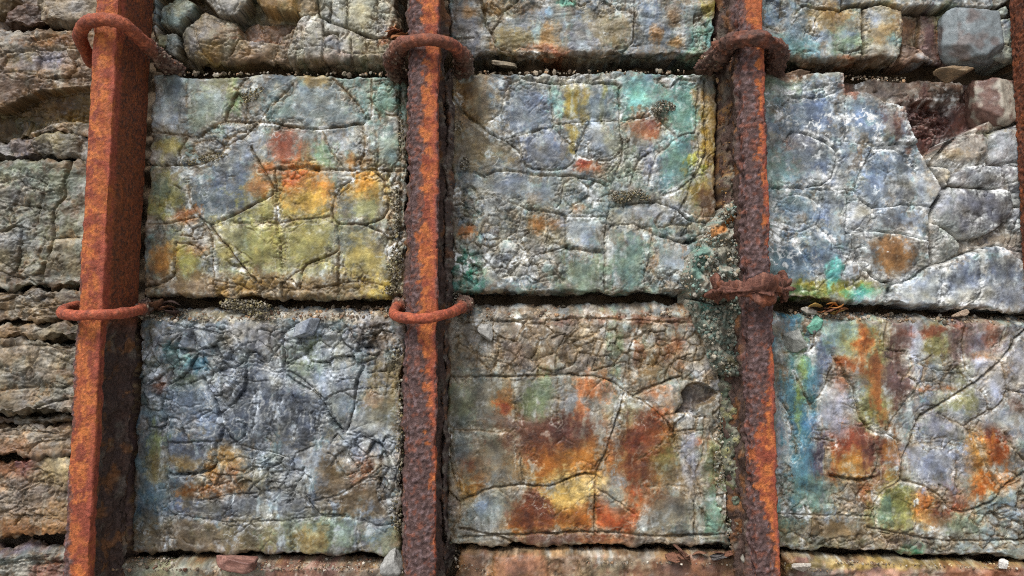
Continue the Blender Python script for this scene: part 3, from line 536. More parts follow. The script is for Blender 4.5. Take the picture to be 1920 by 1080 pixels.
B23 = slag_block('grey slag block with a blue-green streak and rust patches right of the right rail', (1440, 540, 2.0),
  '-40,72 1080,104 1110,1022 5,984', (142, 139, 137), seed=23, veins=0.42, rough=0.65, facet=.8, pillow=0.8, mott_a=.5, dirt=0.7, ledge=(22, 45, (150, 140, 126)),
  cracks=[('1000,130 930,190 870,270 790,350 700,400 640,440 580,480 550,540 520,610 505,660 500,720', 2.0, 9), ('240,250 280,300 320,380 350,490 400,540 450,545', 1.8, 7), '240,300 200,400 165,440 190,520 220,600 215,680 250,710', ('235,705 330,722 400,712', 3.2, 13),
   '100,320 160,440', '450,545 490,570 505,640', ('40,410 80,470 105,600 95,640', 1.9, 7), '590,300 540,400 470,480 455,540', '560,270 600,300 690,310 710,300 770,350', '690,310 690,390', '740,520 780,560 810,640 840,700 880,750', '740,520 770,490 830,460 800,380', '640,470 720,510 740,520',
   ('880,750 930,710 1000,670', 2.2, 10), ('880,755 840,800 740,840 690,830', 2, 9), '500,720 440,760 410,800 385,860', '500,720 570,740 640,770 680,830', '30,850 230,850 370,855', ('710,590 712,780', 1.0, 2), ('530,590 620,580 710,585', 1.0, 2), '240,740 260,850', '800,880 830,840 900,860 1000,910', '890,540 930,620 1000,670',
   '400,860 420,920 520,920 560,880 560,800', '760,100 730,200 745,300', '890,150 870,220', '450,130 440,230 520,240', '60,240 160,240 180,170', ('380,900 600,940 800,950 1000,940', 2, 8), '180,560 250,580', '400,560 420,640 400,700', '870,270 900,380 870,440 830,460', '900,380 1000,400'],
  shatter=[(860, 900, 120, 90, 22), (1000, 850, 80, 150, 26), (120, 900, 90, 80, 24), (320, 790, 80, 70, 24), (480, 960, 300, 40, 22), (110, 170, 60, 60, 26), (600, 330, 110, 80, 34), (640, 800, 60, 60, 28), (60, 740, 40, 80, 24)],
  stains='110,480,60,230,100,136,148 100,400,50,200,102,138,146 140,560,70,130,94,132,148 110,300,50,60,116,148,124 120,330,20,95,156,168,96 160,690,60,80,96,122,132 170,770,90,60,112,130,116 60,330,26,60,128,104,80 210,250,34,65,108,114,128 200,210,60,40,110,118,130 290,180,70,60,140,160,146 '
  '330,220,60,50,152,148,106 430,250,34,75,150,142,90 350,210,26,42,184,110,56 300,290,34,22,172,96,52 410,340,28,46,186,108,50 400,450,60,90,132,128,84 440,470,24,24,176,124,66 630,372,64,9,190,104,46 480,330,56,95,104,82,76 510,200,50,66,112,90,80 560,170,30,40,180,176,176 530,270,20,30,190,190,192 640,210,40,60,140,132,86 '
  '730,200,44,100,108,88,82 620,160,90,14,134,84,64 640,330,50,40,150,156,160 740,340,40,40,142,142,100 820,200,60,80,140,128,128 840,180,30,40,150,106,86 810,260,40,14,176,116,66 900,310,24,28,152,110,70 310,650,85,70,192,132,58 280,590,60,34,176,98,60 310,560,60,30,156,84,62 275,350,28,44,168,98,58 280,490,16,16,186,104,60 '
  '450,620,44,80,122,74,52 470,610,26,50,176,120,66 430,720,46,44,104,72,58 460,700,30,24,186,134,76 240,690,24,40,166,92,46 390,620,30,50,110,72,62 190,600,24,70,90,80,90 330,800,60,50,140,124,106 360,770,30,30,150,90,52 840,560,46,46,128,66,46 790,620,36,70,196,140,70 860,610,30,40,150,84,46 830,730,56,56,204,120,50 800,760,30,30,196,110,50 '
  '480,820,70,90,148,146,86 430,860,30,60,110,130,110 600,820,50,65,198,146,80 590,790,24,30,206,124,60 650,860,40,40,160,116,80 680,800,50,50,120,80,64 700,840,40,20,160,90,60 540,975,32,26,64,158,116 500,950,90,26,112,94,86 80,880,70,60,104,130,120 250,920,180,44,128,108,80 200,960,150,24,114,112,96 '
  '860,380,110,100,172,170,170 960,300,60,90,166,164,164 620,640,95,90,148,150,158 650,500,80,40,146,144,148 720,430,60,40,138,136,100 250,440,60,80,166,162,164 70,560,44,100,162,156,156 940,450,36,36,112,90,78 900,500,60,40,150,154,156 860,820,60,50,140,160,150 740,900,80,40,140,150,126 900,860,70,60,132,140,144 720,960,80,30,110,104,90 880,970,110,40,150,158,152 110,195,40,40,150,156,146 100,190,18,20,170,120,60 118,440,40,230,98,138,150,1 125,340,16,110,150,166,100,.9 405,330,16,90,172,104,54,.8 480,250,14,110,110,84,76,.8 350,220,16,70,176,106,56,.8 560,230,12,90,184,184,184,.7')

B01 = slag_block('rubbly block of rounded boulders and split stones above the golden slag block', (280, 0, 3.84),
  '-10,-500 1800,-500 1790,440 20,455', (120, 106, 90), seed=31, veins=0.22, rough=0.9, rnd=0.018, group='blocks of the top course',
  pieces=[('60,-60 1840,-60 1840,520 200,520 60,300', -56, 0, 5, (108, 90, 74)), ('640,140 760,108 1060,118 1045,185 930,285 650,262', -46, 3, 8, (112, 88, 76)), ('640,275 930,292 880,400 860,520 505,520 520,440 600,340', -14, 4, 10, (126, 104, 82), (0, -0.25)),
   ('940,250 1062,172 1035,440 1030,520 860,520 880,420', -8, 6, 8, (118, 102, 82)), ('740,-60 1050,-60 1052,70 980,90 800,40', 4, 8, 12, (148, 120, 84), (0, .1)), ('350,-60 705,-60 622,112 500,112 440,50', 4, 9, 10, (130, 122, 108), (0.1, .2)),
   ('230,232 280,170 390,68 480,110 612,132 642,262 560,392 512,468 400,462 258,410 222,300', 6, 20, 16, (122, 106, 90), (-0.1, 0)), ('70,80 180,-20 330,18 312,90 240,160 222,222 120,192 75,172', 8, 9, 8, (128, 138, 128), (0.1, 0.1)),
   ('20,235 118,238 108,330 20,320', 0, 5, 6, (140, 132, 106)), ('115,235 200,240 195,400 115,370', 2, 6, 6, (122, 126, 122)), ('1050,-60 1225,-60 1222,70 1100,100 1058,80', -10, 6, 7, (134, 116, 92)),
   ('1020,240 1100,118 1225,78 1215,-60 1800,-60 1790,330 1740,420 1700,520 1020,520', 6, 5, 7, (152, 146, 130))],
  cracks=[('1215,0 1220,110 1300,160 1420,200 1580,270 1760,275', 2, 14), ('1310,30 1300,160', 1.5, 10), ('1420,-60 1425,190', 1.5, 10), '1100,200 1110,500', ('1250,150 1255,500', 1.6, 10), ('1255,250 1360,250 1370,390', 2, 12), '1440,230 1370,330', ('1450,290 1460,500', 1.6, 9), '1560,280 1570,500', '1640,280 1660,500',
   '1600,210 1640,120 1700,150 1740,260', '1030,350 1260,340 1450,390 1700,380', '1640,0 1640,120', '370,310 480,330 560,280', '280,180 330,220 380,380 480,460', '760,110 800,270', '640,260 700,330 700,380', '1720,100 1800,90'],
  shatter=[(1330, 320, 110, 100, 17), (1690, 120, 90, 140, 17), (700, 330, 80, 40, 14), (40, 150, 40, 200, 16)],
  stains='160,110,120,90,122,136,134 200,60,60,40,150,146,118 400,180,90,90,124,112,98 330,300,80,90,108,104,100 460,380,90,60,140,114,68 560,240,50,60,138,112,84 720,220,30,22,168,164,170 880,230,24,20,158,152,158 750,180,110,50,118,88,66 770,280,170,12,158,116,90 700,400,160,50,132,106,80 760,320,50,30,120,116,116 520,50,90,50,140,134,122 '
  '880,30,120,50,150,120,80 1180,230,80,100,160,154,136 1360,110,60,90,150,150,146 1520,120,80,110,166,158,130 1500,330,60,60,156,150,122 1610,340,60,50,158,142,112 1300,330,60,50,146,146,144 1660,210,60,50,150,146,138 1130,100,60,30,176,170,150 1480,480,300,40,104,100,80 700,470,200,20,110,92,66 1760,240,40,60,160,96,56 1680,290,30,26,176,104,60')

B02 = slag_block('broad smooth grey slag block in the top course between the middle and right rails', (840, 0, 3.43),
  '-40,-450 1760,-450 1705,352 30,352', (126, 122, 112), seed=32, veins=0.3, rough=0.8, strata=0.25, steps=0.7, group='blocks of the top course', rnd=0.006,
  cracks=[('205,-100 235,110 265,190 295,240 310,310 330,440', 1.9, 9), ('290,190 330,120 360,70 430,20 500,-80', 1.6, 6), '360,75 290,28', '1000,0 1060,40 1150,60 1205,70 1212,-100', ('1205,70 1195,230 1180,280 1130,320 1140,370 1110,450', 1.7, 8), '300,300 400,335 600,350 860,352 1000,350 1130,320', '790,0 850,40 920,0', '40,250 160,240', ('960,60 990,0', 1.2, 3)],
  shatter=[(1640, 180, 60, 150, 26), (90, 300, 80, 60, 24)],
  stains='450,200,110,90,122,128,134 650,130,120,80,118,120,118 1350,200,130,130,122,128,132 1050,180,130,90,142,128,98 420,260,110,60,144,126,84 650,230,60,75,186,142,84 620,315,110,28,172,118,82 720,330,60,20,176,106,72 850,260,80,70,134,134,138 590,200,24,60,160,176,170 880,300,30,40,170,176,176 1640,220,65,130,124,164,150 1600,100,60,60,134,142,140 1600,345,90,16,120,150,130 '
  '1470,250,40,20,184,142,90 1340,220,24,60,168,128,84 1450,110,40,50,150,122,90 760,20,40,20,110,170,150 340,40,80,40,150,118,74 120,200,90,110,124,122,122 150,60,60,30,156,126,92 1250,100,60,60,118,128,138 660,90,20,20,150,176,186 760,400,400,40,118,98,76 1350,400,300,40,96,92,80 1690,20,40,60,176,160,90')

B03 = slag_block('blue-grey block split into square stones at the top right of the wall', (1420, 0, 3.6),
  '-60,-450 2050,-450 2020,410 30,402', (128, 131, 126), seed=33, veins=0.3, rough=0.9, group='blocks of the top course', rnd=0.012,
  pieces=[('1000,50 1140,40 1300,40 1640,40 1760,20 1790,560 980,560 985,300', -36, 2, 6, (112, 90, 76)), ('1150,50 1260,50 1310,400 1250,430 1200,370 1140,280', -30, 4, 8, (98, 74, 70)), ('990,258 1100,290 1200,370 1215,560 980,560', -12, 4, 8, (124, 104, 90), (0.15, 0)),
   ('1605,122 1722,98 1790,100 1800,300 1790,560 1620,560', -10, 5, 6, (150, 152, 146)), ('1595,82 1700,22 1715,90 1640,98', -6, 5, 6, (140, 138, 130))],
  cracks=[('720,40 715,200 710,450', 2.4, 18), ('990,60 995,250 980,450', 2.2, 16), ('410,45 520,60 580,55 585,-90', 2, 10), '300,50 410,45', ('1140,50 1135,280 1200,370 1250,420', 2, 10), '400,130 380,230', '250,100 300,50', ('585,45 720,40 840,10 990,55 1300,40', 3, 22), '1620,280 1740,295', '700,330 620,350 560,340', ('845,0 850,-90', 2, 10)],
  shatter=[(130, 100, 120, 130, 30), (1680, 220, 60, 120, 34), (250, 380, 200, 40, 30)],
  stains='460,110,90,60,168,142,96 480,160,100,50,150,132,100 850,180,130,120,164,140,100 800,100,60,50,150,152,150 930,280,50,40,130,156,158 250,320,170,70,118,152,150 600,280,90,70,132,150,128 130,120,90,90,122,138,152 250,200,80,60,110,122,126 620,230,40,30,128,140,146 460,250,40,30,126,134,138 560,90,80,40,166,134,84 640,390,60,20,166,104,66 820,350,120,30,160,156,142 '
  '1440,200,90,100,138,138,146 1480,330,90,70,140,156,166 1330,100,40,50,156,170,142 1380,260,50,50,140,150,130 1265,130,40,60,158,146,100 1290,230,30,40,168,108,70 1330,360,60,60,92,72,62 1060,160,70,90,124,94,72 1200,200,50,110,98,74,70 1080,350,70,50,134,112,96 1160,380,40,30,160,160,160 1680,330,60,80,158,160,154 1690,150,50,50,132,134,134 300,430,300,40,104,84,62 800,440,140,50,96,80,62 20,40,60,40,130,150,150')

# ------------------------------------------------------------------ rough layered stones left of the left rail
LT, LB = (0, 0, 2.0), (0, 520, 1.929)
GL = 'rough layered stones left of the left rail'
MB = ((146, 132, 110), (122, 118, 106), (154, 122, 86), (160, 154, 144), (106, 86, 68))
kw = dict(gain=.88, busy=.35, group=GL, name='layered_stone', cat='stone', edge=3.0, rnd=.007, strata=.16, drips=.35, veins=0.12, dirt=0.3, steps=1.8, rough=1.15, mott=MB)
slag_block('brown and grey corner stones at the top left of the wall', LT, '-200,-240 420,-240 400,88 -200,108', (128, 112, 94), seed=41,
  pieces=[('-200,-240 420,-240 420,120 -200,120', -48, 0, 5, (104, 82, 66)), ('15,62 60,20 150,18 156,112 60,116 20,100', 6, 8, 8, (104, 84, 70)), ('140,-60 420,-60 420,110 165,86', 10, 6, 8, (142, 128, 108)), ('-40,-40 38,-30 44,20 10,46 -40,50', 4, 6, 8, (112, 94, 76))],
  stains='230,40,60,30,146,132,112 100,60,50,40,106,86,72 300,30,30,20,156,148,136', **kw)
slag_block('eroded brown layered stone with an undercut hollow left of the left rail', LT, '-200,118 420,92 400,505 -200,522', (138, 114, 90), seed=42,
  pieces=[('-200,410 0,405 60,370 110,352 200,332 320,322 420,315 420,456 270,450 170,470 110,500 0,520 -200,540', -44, 6, 10, (108, 86, 56), (0, -0.2))],
  cracks=['-100,280 60,270 180,290 330,285', '0,200 90,190 200,180 330,190'], shatter=[(150, 220, 190, 90, 40), (120, 430, 180, 50, 22)],
  stains='60,165,80,40,146,140,130 200,150,100,18,170,124,82 190,220,60,40,152,146,150 100,250,60,20,128,112,100 290,250,50,60,146,118,92 60,330,120,30,124,100,80 250,400,80,40,126,100,50 60,470,60,40,90,86,60 150,380,60,30,112,84,50', **kw)
slag_block('small split grey stones in a thin layer left of the left rail', LT, '-200,530 400,486 400,592 -200,598', (126, 118, 110), seed=43,
  pieces=[('122,530 160,480 270,476 295,580 190,596 135,572', 12, 6, 8, (128, 124, 112))], cracks=['30,520 40,600', '190,540 200,596'],
  stains='60,550,70,40,124,112,108 210,520,50,30,140,128,96 90,495,40,14,116,104,90', **kw)
slag_block('large greenish grey layered stone left of the left rail', LT, '-200,602 420,596 390,1080 -200,1085', (130, 130, 113), seed=44,
  shatter=[(60, 760, 160, 120, 46), (90, 980, 150, 100, 40)], cracks=[('268,596 245,680', 4, 16), ('245,680 240,730 200,800 195,880 185,950 160,1020 150,1085', 2.2, 10), '180,690 150,780', ('195,890 290,885', 2, 8), '0,690 100,660 180,690', ('0,870 60,850 110,860', 2.2, 8), '0,1020 80,1040 160,1020', ('165,985 150,1030 170,1075', 4, 14), '0,760 90,770 150,780'],
  stains='60,900,80,60,152,152,146 90,700,110,60,138,134,124 60,650,80,30,138,146,126 240,960,60,70,138,130,108 200,700,60,60,124,130,112 30,980,40,40,140,132,110 120,800,80,40,118,120,106', **kw)
slag_block('crumbly brown rubble layer beside the lower left ring', LB, '-200,40 330,40 330,164 -200,162', (128, 110, 90), seed=45, cracks=['-20,100 70,60', '60,110 250,100', '0,60 70,55'], shatter=[(100, 100, 160, 50, 24)],
  stains='130,70,80,26,126,122,116 50,70,40,30,146,124,96 160,120,90,30,132,112,84', **kw)
slag_block('thin flat tan stone under the brown rubble layer', LB, '-200,168 320,162 320,220 -200,222', (150, 128, 102), seed=46, cracks=['115,160 118,225'], stains='60,195,70,20,152,126,98 180,190,60,20,150,140,122', **kw)
slag_block('big tan layered stone level with the dark slag block', LB, '-200,228 320,222 310,494 -200,497', (146, 135, 117), seed=47, shatter=[(120, 340, 190, 110, 50)], cracks=['0,410 110,400 200,380 250,400', ('110,500 130,470 240,440', 2.4, 10), '0,250 150,245 250,260', '100,260 110,380'],
  stains='120,300,120,60,150,140,124 60,440,80,40,138,122,100 180,470,60,20,146,138,126 40,270,60,30,154,134,110', **kw)
slag_block('dark recessed thin stones between the tan and rust-tinged stones', LB, '-200,499 310,494 310,534 -200,536', (112, 98, 84), seed=54, w_off=-.028, cracks=['45,490 45,540', '115,490 118,540'], **kw)
slag_block('rust-tinged thin stone above the orange layered stone', LB, '-200,533 310,528 305,645 -200,660', (150, 124, 99), seed=48, cracks=['0,560 100,555 190,570', '100,640 130,600 230,590'], stains='60,620,90,24,160,118,86 180,590,60,30,172,152,126 60,550,80,16,138,128,116', **kw)
slag_block('orange and cream layered stone near the foot of the left rail', LB, '-200,664 305,650 295,940 -200,950', (150, 122, 96), seed=49, shatter=[(110, 800, 180, 110, 44)], cracks=['0,760 60,770 130,740 215,760', '0,850 90,860 215,880', '110,740 60,830 0,850'],
  stains='50,690,90,36,176,118,78 80,690,20,40,132,90,88 185,690,50,60,202,178,132 90,800,110,60,134,118,104 100,910,130,34,182,124,74 30,820,50,40,150,136,120 180,860,50,40,160,128,92', **kw)
kw2 = dict(kw); kw2['strata'] = 0.6
slag_block('grey stone at the bottom left corner of the wall', LB, '-200,966 310,958 310,1420 -200,1420', (128, 124, 116), seed=50, cracks=['0,1040 120,1030 200,1040', ('120,1045 210,1035', 2, 8), '118,1040 116,1120'],
  stains='60,990,60,20,130,116,122 60,1020,60,20,120,126,118 165,1060,50,24,138,96,82 90,1040,40,10,150,160,156', ledge=(20, 30, (136, 122, 110)), **kw2)

# ------------------------------------------------------------------ bottom course, only its top edge in view
kb = dict(mott=MB, grid=.0035, group='blocks of the bottom course', rough=0.9, rnd=0.02, veins=0.15)
slag_block('brown block under the dark glassy block in the bottom course', (0, 0, 1), '170,1049 775,1051 760,1420 150,1420', (132, 112, 94), seed=51, cracks=['400,1050 395,1120', '560,1060 570,1150'],
  stains='300,1072,60,16,138,140,122 540,1076,80,20,134,100,88 440,1070,50,10,140,140,128', ledge=(16, 40, (140, 122, 100)), w_off=0.012, **kb)
slag_block('smooth rust-brown rounded block under the amber stained block', (0, 0, 1), '852,1029 1400,1035 1390,1420 850,1420', (140, 100, 78), seed=52, steps=0.6, cracks=[('1028,1040 1030,1075 1028,1140', 1.6, 6), '1080,1040 1100,1120', '1170,1045 1180,1120'],
  pieces=[('925,1036 1000,1030 1026,1045 1028,1150 925,1150', 14, 12, 10, (150, 106, 84), (0, 0.1)), ('1048,1046 1100,1046 1106,1150 1050,1150', 8, 8, 8, (122, 92, 68))],
  stains='980,1060,50,14,160,116,92 1160,1070,70,20,160,146,122 1280,1074,90,16,128,96,80 890,1064,30,20,130,100,78', ledge=(10, 30, (150, 128, 102)), w_off=0.012, **kb)
slag_block('reddish brown flat-topped block under the rust patched block on the right', (0, 0, 1), '1470,1038 2010,1060 2000,1420 1460,1420', (146, 110, 92), seed=53, strata=0.5, cracks=['1745,1060 1750,1120', '1590,1050 1600,1130'],
  stains='1560,1074,40,14,136,132,124 1640,1072,60,10,160,124,108 1680,1060,160,6,170,146,92 1840,1078,80,14,140,100,80', ledge=(10, 30, (150, 138, 112)), w_off=0.012, **kb)

# ================================================================== rusted rails
RW = 0.15
def rail(label, xt, xb, dark_tab, seed, flush=None, mott=0.5, name='rusted_rail', foot=0.012, mirror=False):
    """xt, xb: left and right pixel edges of the rail's front face at the top and bottom of the photograph"""
    rng = np.random.RandomState(seed)
    (ul0, v0), (ur0, _) = pix2uv(xt[0], 0, RW), pix2uv(xt[1], 0, RW); (ul1, v1), (ur1, _) = pix2uv(xb[0], 1080, RW), pix2uv(xb[1], 1080, RW)
    hw = 0.25*((ur0-ul0)+(ur1-ul1)); v = np.arange(-1.44, 1.0, 0.0032); cu = 0.5*(ul0+ur0)+(v-v0)/(v1-v0)*0.5*((ul1+ur1)-(ul0+ur0))
    A = np.array([(-hw-foot+.01, 0.0), (-hw-foot+.01, .014), (-.016, .026), (-.013, .035), (-.013, .104), (-hw+.002, .114), (-hw, .128), (-hw*0.62, .148), (0, .152), (hw*.93, .150), (hw, .146), (hw-.001, .126), (.013, .112), (.013, .035), (.016, .026), (hw+foot-.01, .014), (hw+foot-.01, 0)])
    B = A.copy(); B[11:16] = [(hw+.001, .104), (hw+.002, .07), (hw+.002, .045), (hw+.003, .03), (hw+foot*.2, .012)]; B[16] = (hw+foot*.2, 0)
    if mirror: A = A[::-1]*np.array([-1, 1]); B = B[::-1]*np.array([-1, 1])
    sec = []                                          # part per profile segment
    prof_a, prof_b, part = [], [], []
    names = ['foot', 'foot', 'foot', 'web', 'web']+['head']*6+['web', 'web', 'foot', 'foot', 'foot']
    if mirror: names = names[::-1]
    for i in range(16):
        n = max(2, int(np.linalg.norm(A[i+1]-A[i])/0.0028))
        for t in np.arange(n)/n: prof_a.append(A[i]*(1-t)+A[i+1]*t); prof_b.append(B[i]*(1-t)+B[i+1]*t); part.append(names[i])
    prof_a.append(A[-1]); prof_b.append(B[-1]); part.append('foot'); prof_a, prof_b = np.array(prof_a), np.array(prof_b)
    y = uv2pix(cu, v, RW)[1]
    f = np.zeros(len(v)) if flush is None else sstep(flush+40, flush-40, y+14*fbm((v, 0*v, 0*v), 20, 2, seed))
    PX = prof_a[None, :, 0]*(1-f[:, None])+prof_b[None, :, 0]*f[:, None]; PW = prof_a[None, :, 1]*(1-f[:, None])+prof_b[None, :, 1]*f[:, None]
    cu = cu+.0022*fbm((v*7, 0*v, 0*v+seed), 1, 3, seed+30); U = cu[:, None]+PX; V_ = np.repeat(v[:, None], PX.shape[1], 1)
    tx = np.gradient(PX, axis=1); tw = np.gradient(PW, axis=1); l = np.hypot(tx, tw)+1e-9; nx, nw = -tw/l, tx/l
    p = (U+seed, V_, PW)
    t = np.clip(PX/hw, -1, 1); Y = np.repeat(y[:, None], PX.shape[1], 1)
    thr = np.interp(Y, [a for a, b in dark_tab], [b for a, b in dark_tab])
    n1 = fbm(p, 22, 4, seed+1, .6); n2 = fbm(p, 70, 3, seed+2)
    front = sstep(.118, .128, PW)
    dark = sstep(-.12, .12, thr+0.22*n1+mott*0.45*n2-t)
    dark = np.maximum(dark, .9*sstep(.72, .98, abs(t))*sstep(-.12, .25, n1+.5*n2)*np.where((t > 0) & (flush is not None), 0, 1))
    if flush is not None: dark = dark*np.where(t > .97, 0, 1)
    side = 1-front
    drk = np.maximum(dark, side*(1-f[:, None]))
    pit = fbm(p, 115, 3, seed+3, .6); big = fbm(p, 40, 3, seed+4)
    h = drk*(0.0030*pit+0.0018*np.abs(big))+(1-drk)*(0.00055*pit+.0005*terrace(3*n1, .7))+0.0012*fbm(p, 12, 2, seed+5)
    h = h+side*(1-f[:, None])*(0.007*fbm(p, 25, 3, seed+6)+.003*terrace(4*fbm((p[0], p[1]*.35, p[2]), 30, 2, seed+7)))
    h = h-0.004*np.maximum(0, fbm(p, 16, 2, seed+8)-.35)*drk
    h = h-sstep(.55, 1, abs(t))*np.clip(dark+.3, 0, 1)*(.009*sstep(.0, .5, fbm(p, 17, 3, seed+20))+.003*sstep(0, .4, fbm(p, 60, 2, seed+21)))*front
    U = U+nx*h; W_ = PW+nw*h
    C = np.empty(U.shape+(3,)); C[:] = (162, 90, 52)
    def mix(m, c):
        nonlocal C; m = m[..., None]; C = C*(1-m)+m*np.array(c)
    mix(0.85*sstep(0.0, 0.3, n1), (128, 64, 48)); mix(0.75*sstep(.12, .3, fbm(p, 34, 4, seed+9, .65)), (192, 114, 60)); mix(.6*sstep(.15, .4, n2), (120, 58, 42))
    mix(0.75*sstep(.45, .85, t)*front*sstep(-.5, .2, n1+.2), (150, 76, 60))
    mix(np.clip(drk*.96, 0, 1), (84, 66, 64)); mix(drk*.6*sstep(.1, .6, pit), (136, 116, 118)); mix(drk*.6*sstep(.1, .5, n2), (122, 66, 46)); mix(drk*.5*sstep(-.05, -.5, pit), (66, 48, 46))
    sf = side*f[:, None]; mix(sf*.85, (122, 68, 44)); mix(sf*.8*sstep(-.05, .3, fbm(p, 150, 3, seed+12)+.35*n1), (74, 50, 42)); mix(sf*.4*sstep(.1, .5, n1), (172, 92, 44))
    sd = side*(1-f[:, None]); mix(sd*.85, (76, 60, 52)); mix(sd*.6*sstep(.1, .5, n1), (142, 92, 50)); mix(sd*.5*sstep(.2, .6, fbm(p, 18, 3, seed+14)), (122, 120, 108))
    C *= (1+.16*fbm(p, 180, 2, seed+15)+.08*n2)[..., None]
    u0, vb = float(cu[0]), float(v[0]); root = empty(name, u0, vb, 0); tag(root, label, 'rail', 'rusted rails standing against the wall')
    VV = loc3(U, V_, W_, (u0, vb, 0)).reshape(-1, 3); CC = lin(C).reshape(-1, 3)
    n, m = U.shape; I = np.arange(n*m).reshape(n, m); Q = np.stack([I[:-1, :-1], I[:-1, 1:], I[1:, 1:], I[1:, :-1]], -1)
    pa = np.array(part[:-1])
    for nm, j0, j1 in [(pa[a], a, b) for a, b in zip(np.r_[0, np.nonzero(pa[1:] != pa[:-1])[0]+1], np.r_[np.nonzero(pa[1:] != pa[:-1])[0]+1, len(pa)])]:
        link('rail_'+nm, submesh('rail_'+nm, VV, Q[:, j0:j1].reshape(-1, 4), CC), M_RUST, root)
    return root
rail('orange rusted rail with a smooth wide side face at the left', (167, 226), (110, 163), [(-200, -1.4), (200, -1.3), (420, -1.02), (520, -.7), (620, -.5), (750, -.55), (850, -.8), (930, -.6), (1080, .0), (1400, .2)], 3, flush=600)
rail('rusted middle rail with a purple-black pitted left half', (764, 825), (752, 817), [(-200, -.1), (0, -.15), (120, .05), (300, -.05), (560, -.1), (620, -.2), (680, .3), (760, .55), (850, .75), (950, .9), (1080, 1.0), (1400, 1)], 5, mott=.9)
rail('heavily scaled rusted rail bound by two corroded rings right of centre', (1380, 1430), (1408, 1467), [(-200, -.4), (40, -.3), (95, .4), (140, .5), (300, .35), (420, .7), (470, 1.3), (600, 1.2), (680, .6), (780, .0), (860, -.8), (930, -.4), (1000, .4), (1080, .7), (1400, .8)], 7, mott=1.3)
rail('brown rusted rail cut off by the right edge of the photo', (1978, 2036), (2042, 2102), [(-200, -.3), (500, .2), (1400, .5)], 9, mott=1.0, flush=1500, mirror=True)

# ================================================================== iron rings (hoops driven round the rails)
def ring(label, path, rad, seed, crust=(0.35, 0.35), flat=1.0, colA=(152, 82, 58), scale=1.0, ends=1.35, tex=0.0, name='iron_ring'):
    P_ = [np.array([*map(float, pix2uv(x, y, w)), w]) for x, y, w in path]
    P_ = smooth_line(np.array(P_), 16); L = np.r_[0, np.cumsum(np.linalg.norm(np.diff(P_, axis=0), axis=1))]
    n = int(L[-1]/0.0026); q = np.linspace(0, L[-1], n); P_ = np.stack([np.interp(q, L, P_[:, k]) for k in range(3)], 1); s = q/L[-1]
    T = np.gradient(P_, axis=0); T /= np.linalg.norm(T, axis=1)[:, None]
    up = np.array([0, 1.0, 0]); Nn = np.cross(T, up); Nn /= np.linalg.norm(Nn, axis=1)[:, None]; Bn = np.cross(Nn, T)
    k = 40; a = np.linspace(0, 2*math.pi, k, endpoint=False)
    cr = np.maximum(sstep(crust[0], crust[0]*.45, s) if crust[0] > 0 else 0*s, sstep(1-crust[1], 1-crust[1]*.45, s) if crust[1] > 0 else 0*s)
    r = rad*(1+(ends-1)*cr+.07*fbm((s*9+seed, 0*s, 0*s), 1, 3, seed+9))
    D = Nn[:, None]*np.cos(a)[None, :, None]+Bn[:, None]*(np.sin(a)*flat)[None, :, None]
    X = P_[:, None]+D*r[:, None, None]; p = (X[..., 0]+seed, X[..., 1], X[..., 2]); crk = np.repeat(cr[:, None], k, 1)
    n1 = fbm(p, 30, 3, seed); n2 = fbm(p, 110, 3, seed+1, .6); lam = terrace(5*fbm((p[0]*.4, p[1]*2.2, p[2]*.4), 34, 2, seed+2), .6)
    h = (0.0014*n1+0.0010*n2)*scale+crk*(0.005*n2+.004*fbm(p, 60, 2, seed+3))+tex*(.0035*lam+.0018*n2)
    X = X+D*h[..., None]
    C = np.empty(X.shape); C[:] = colA
    def mix(m, c):
        nonlocal C; m = m[..., None]; C = C*(1-m)+m*np.array(c)
    mix(.7*sstep(.0, .5, n1), (128, 70, 56)); mix(.6*sstep(.1, .5, fbm(p, 60, 3, seed+5)), (184, 104, 70)); mix(.35*sstep(.2, .6, n2), (112, 78, 70))
    mix(crk*.9, (92, 74, 66)); mix(crk*.6*sstep(.05, .4, n2), (142, 128, 112)); mix(crk*.6*sstep(.05, .4, n1), (104, 60, 44))
    if tex: mix(tex*.8+0*n1, (86, 60, 52)); mix(tex*.7*sstep(.1, .5, n2), (142, 98, 80)); mix(tex*.6*sstep(.2, .6, n1), (134, 74, 44))
    C *= (1+.15*fbm(p, 150, 2, seed+7))[..., None]
    o0 = P_[n//2]; n_ = len(P_); I = np.arange(n_*k).reshape(n_, k); J = np.roll(I, -1, 1)
    Q = np.stack([I[:-1], I[1:], J[1:], J[:-1]], -1).reshape(-1, 4)
    me = make_mesh(name, loc3(X[..., 0], X[..., 1], X[..., 2], o0).reshape(-1, 3), Q, lin(C).reshape(-1, 3))
    o = link(name, me, M_RUST); place(o, *map(float, o0))
    w_ = np.nonzero(cr > .45)[0]; rg = np.random.RandomState(seed)
    if len(w_) and ends > 1.2:
        ii = w_[rg.randint(len(w_), size=170)]; jj = rg.randint(k, size=170); G = X[ii, jj]; gx, gy = uv2pix(G[:, 0], G[:, 1], G[:, 2])
        tag(grains('scale_crust', gx, gy, G[:, 2], rg.uniform(.0014, .0046, 170), [(92, 74, 66), (128, 112, 98), (74, 58, 52), (150, 138, 120), (112, 74, 54)], rg, o, o0, M_RUST), kind='stuff')
    return tag(o, label, 'iron ring', 'iron rings round the rails')
ring('smooth rust-brown iron ring hooked round the top of the left rail', [(172, 118, .02), (162, 98, .06), (150, 68, .12), (162, 44, .166), (192, 36, .184), (228, 44, .178), (262, 72, .13), (292, 100, .07), (322, 128, .0), (334, 136, -.03)], .0145, 21, (0, .36), ends=1.25)
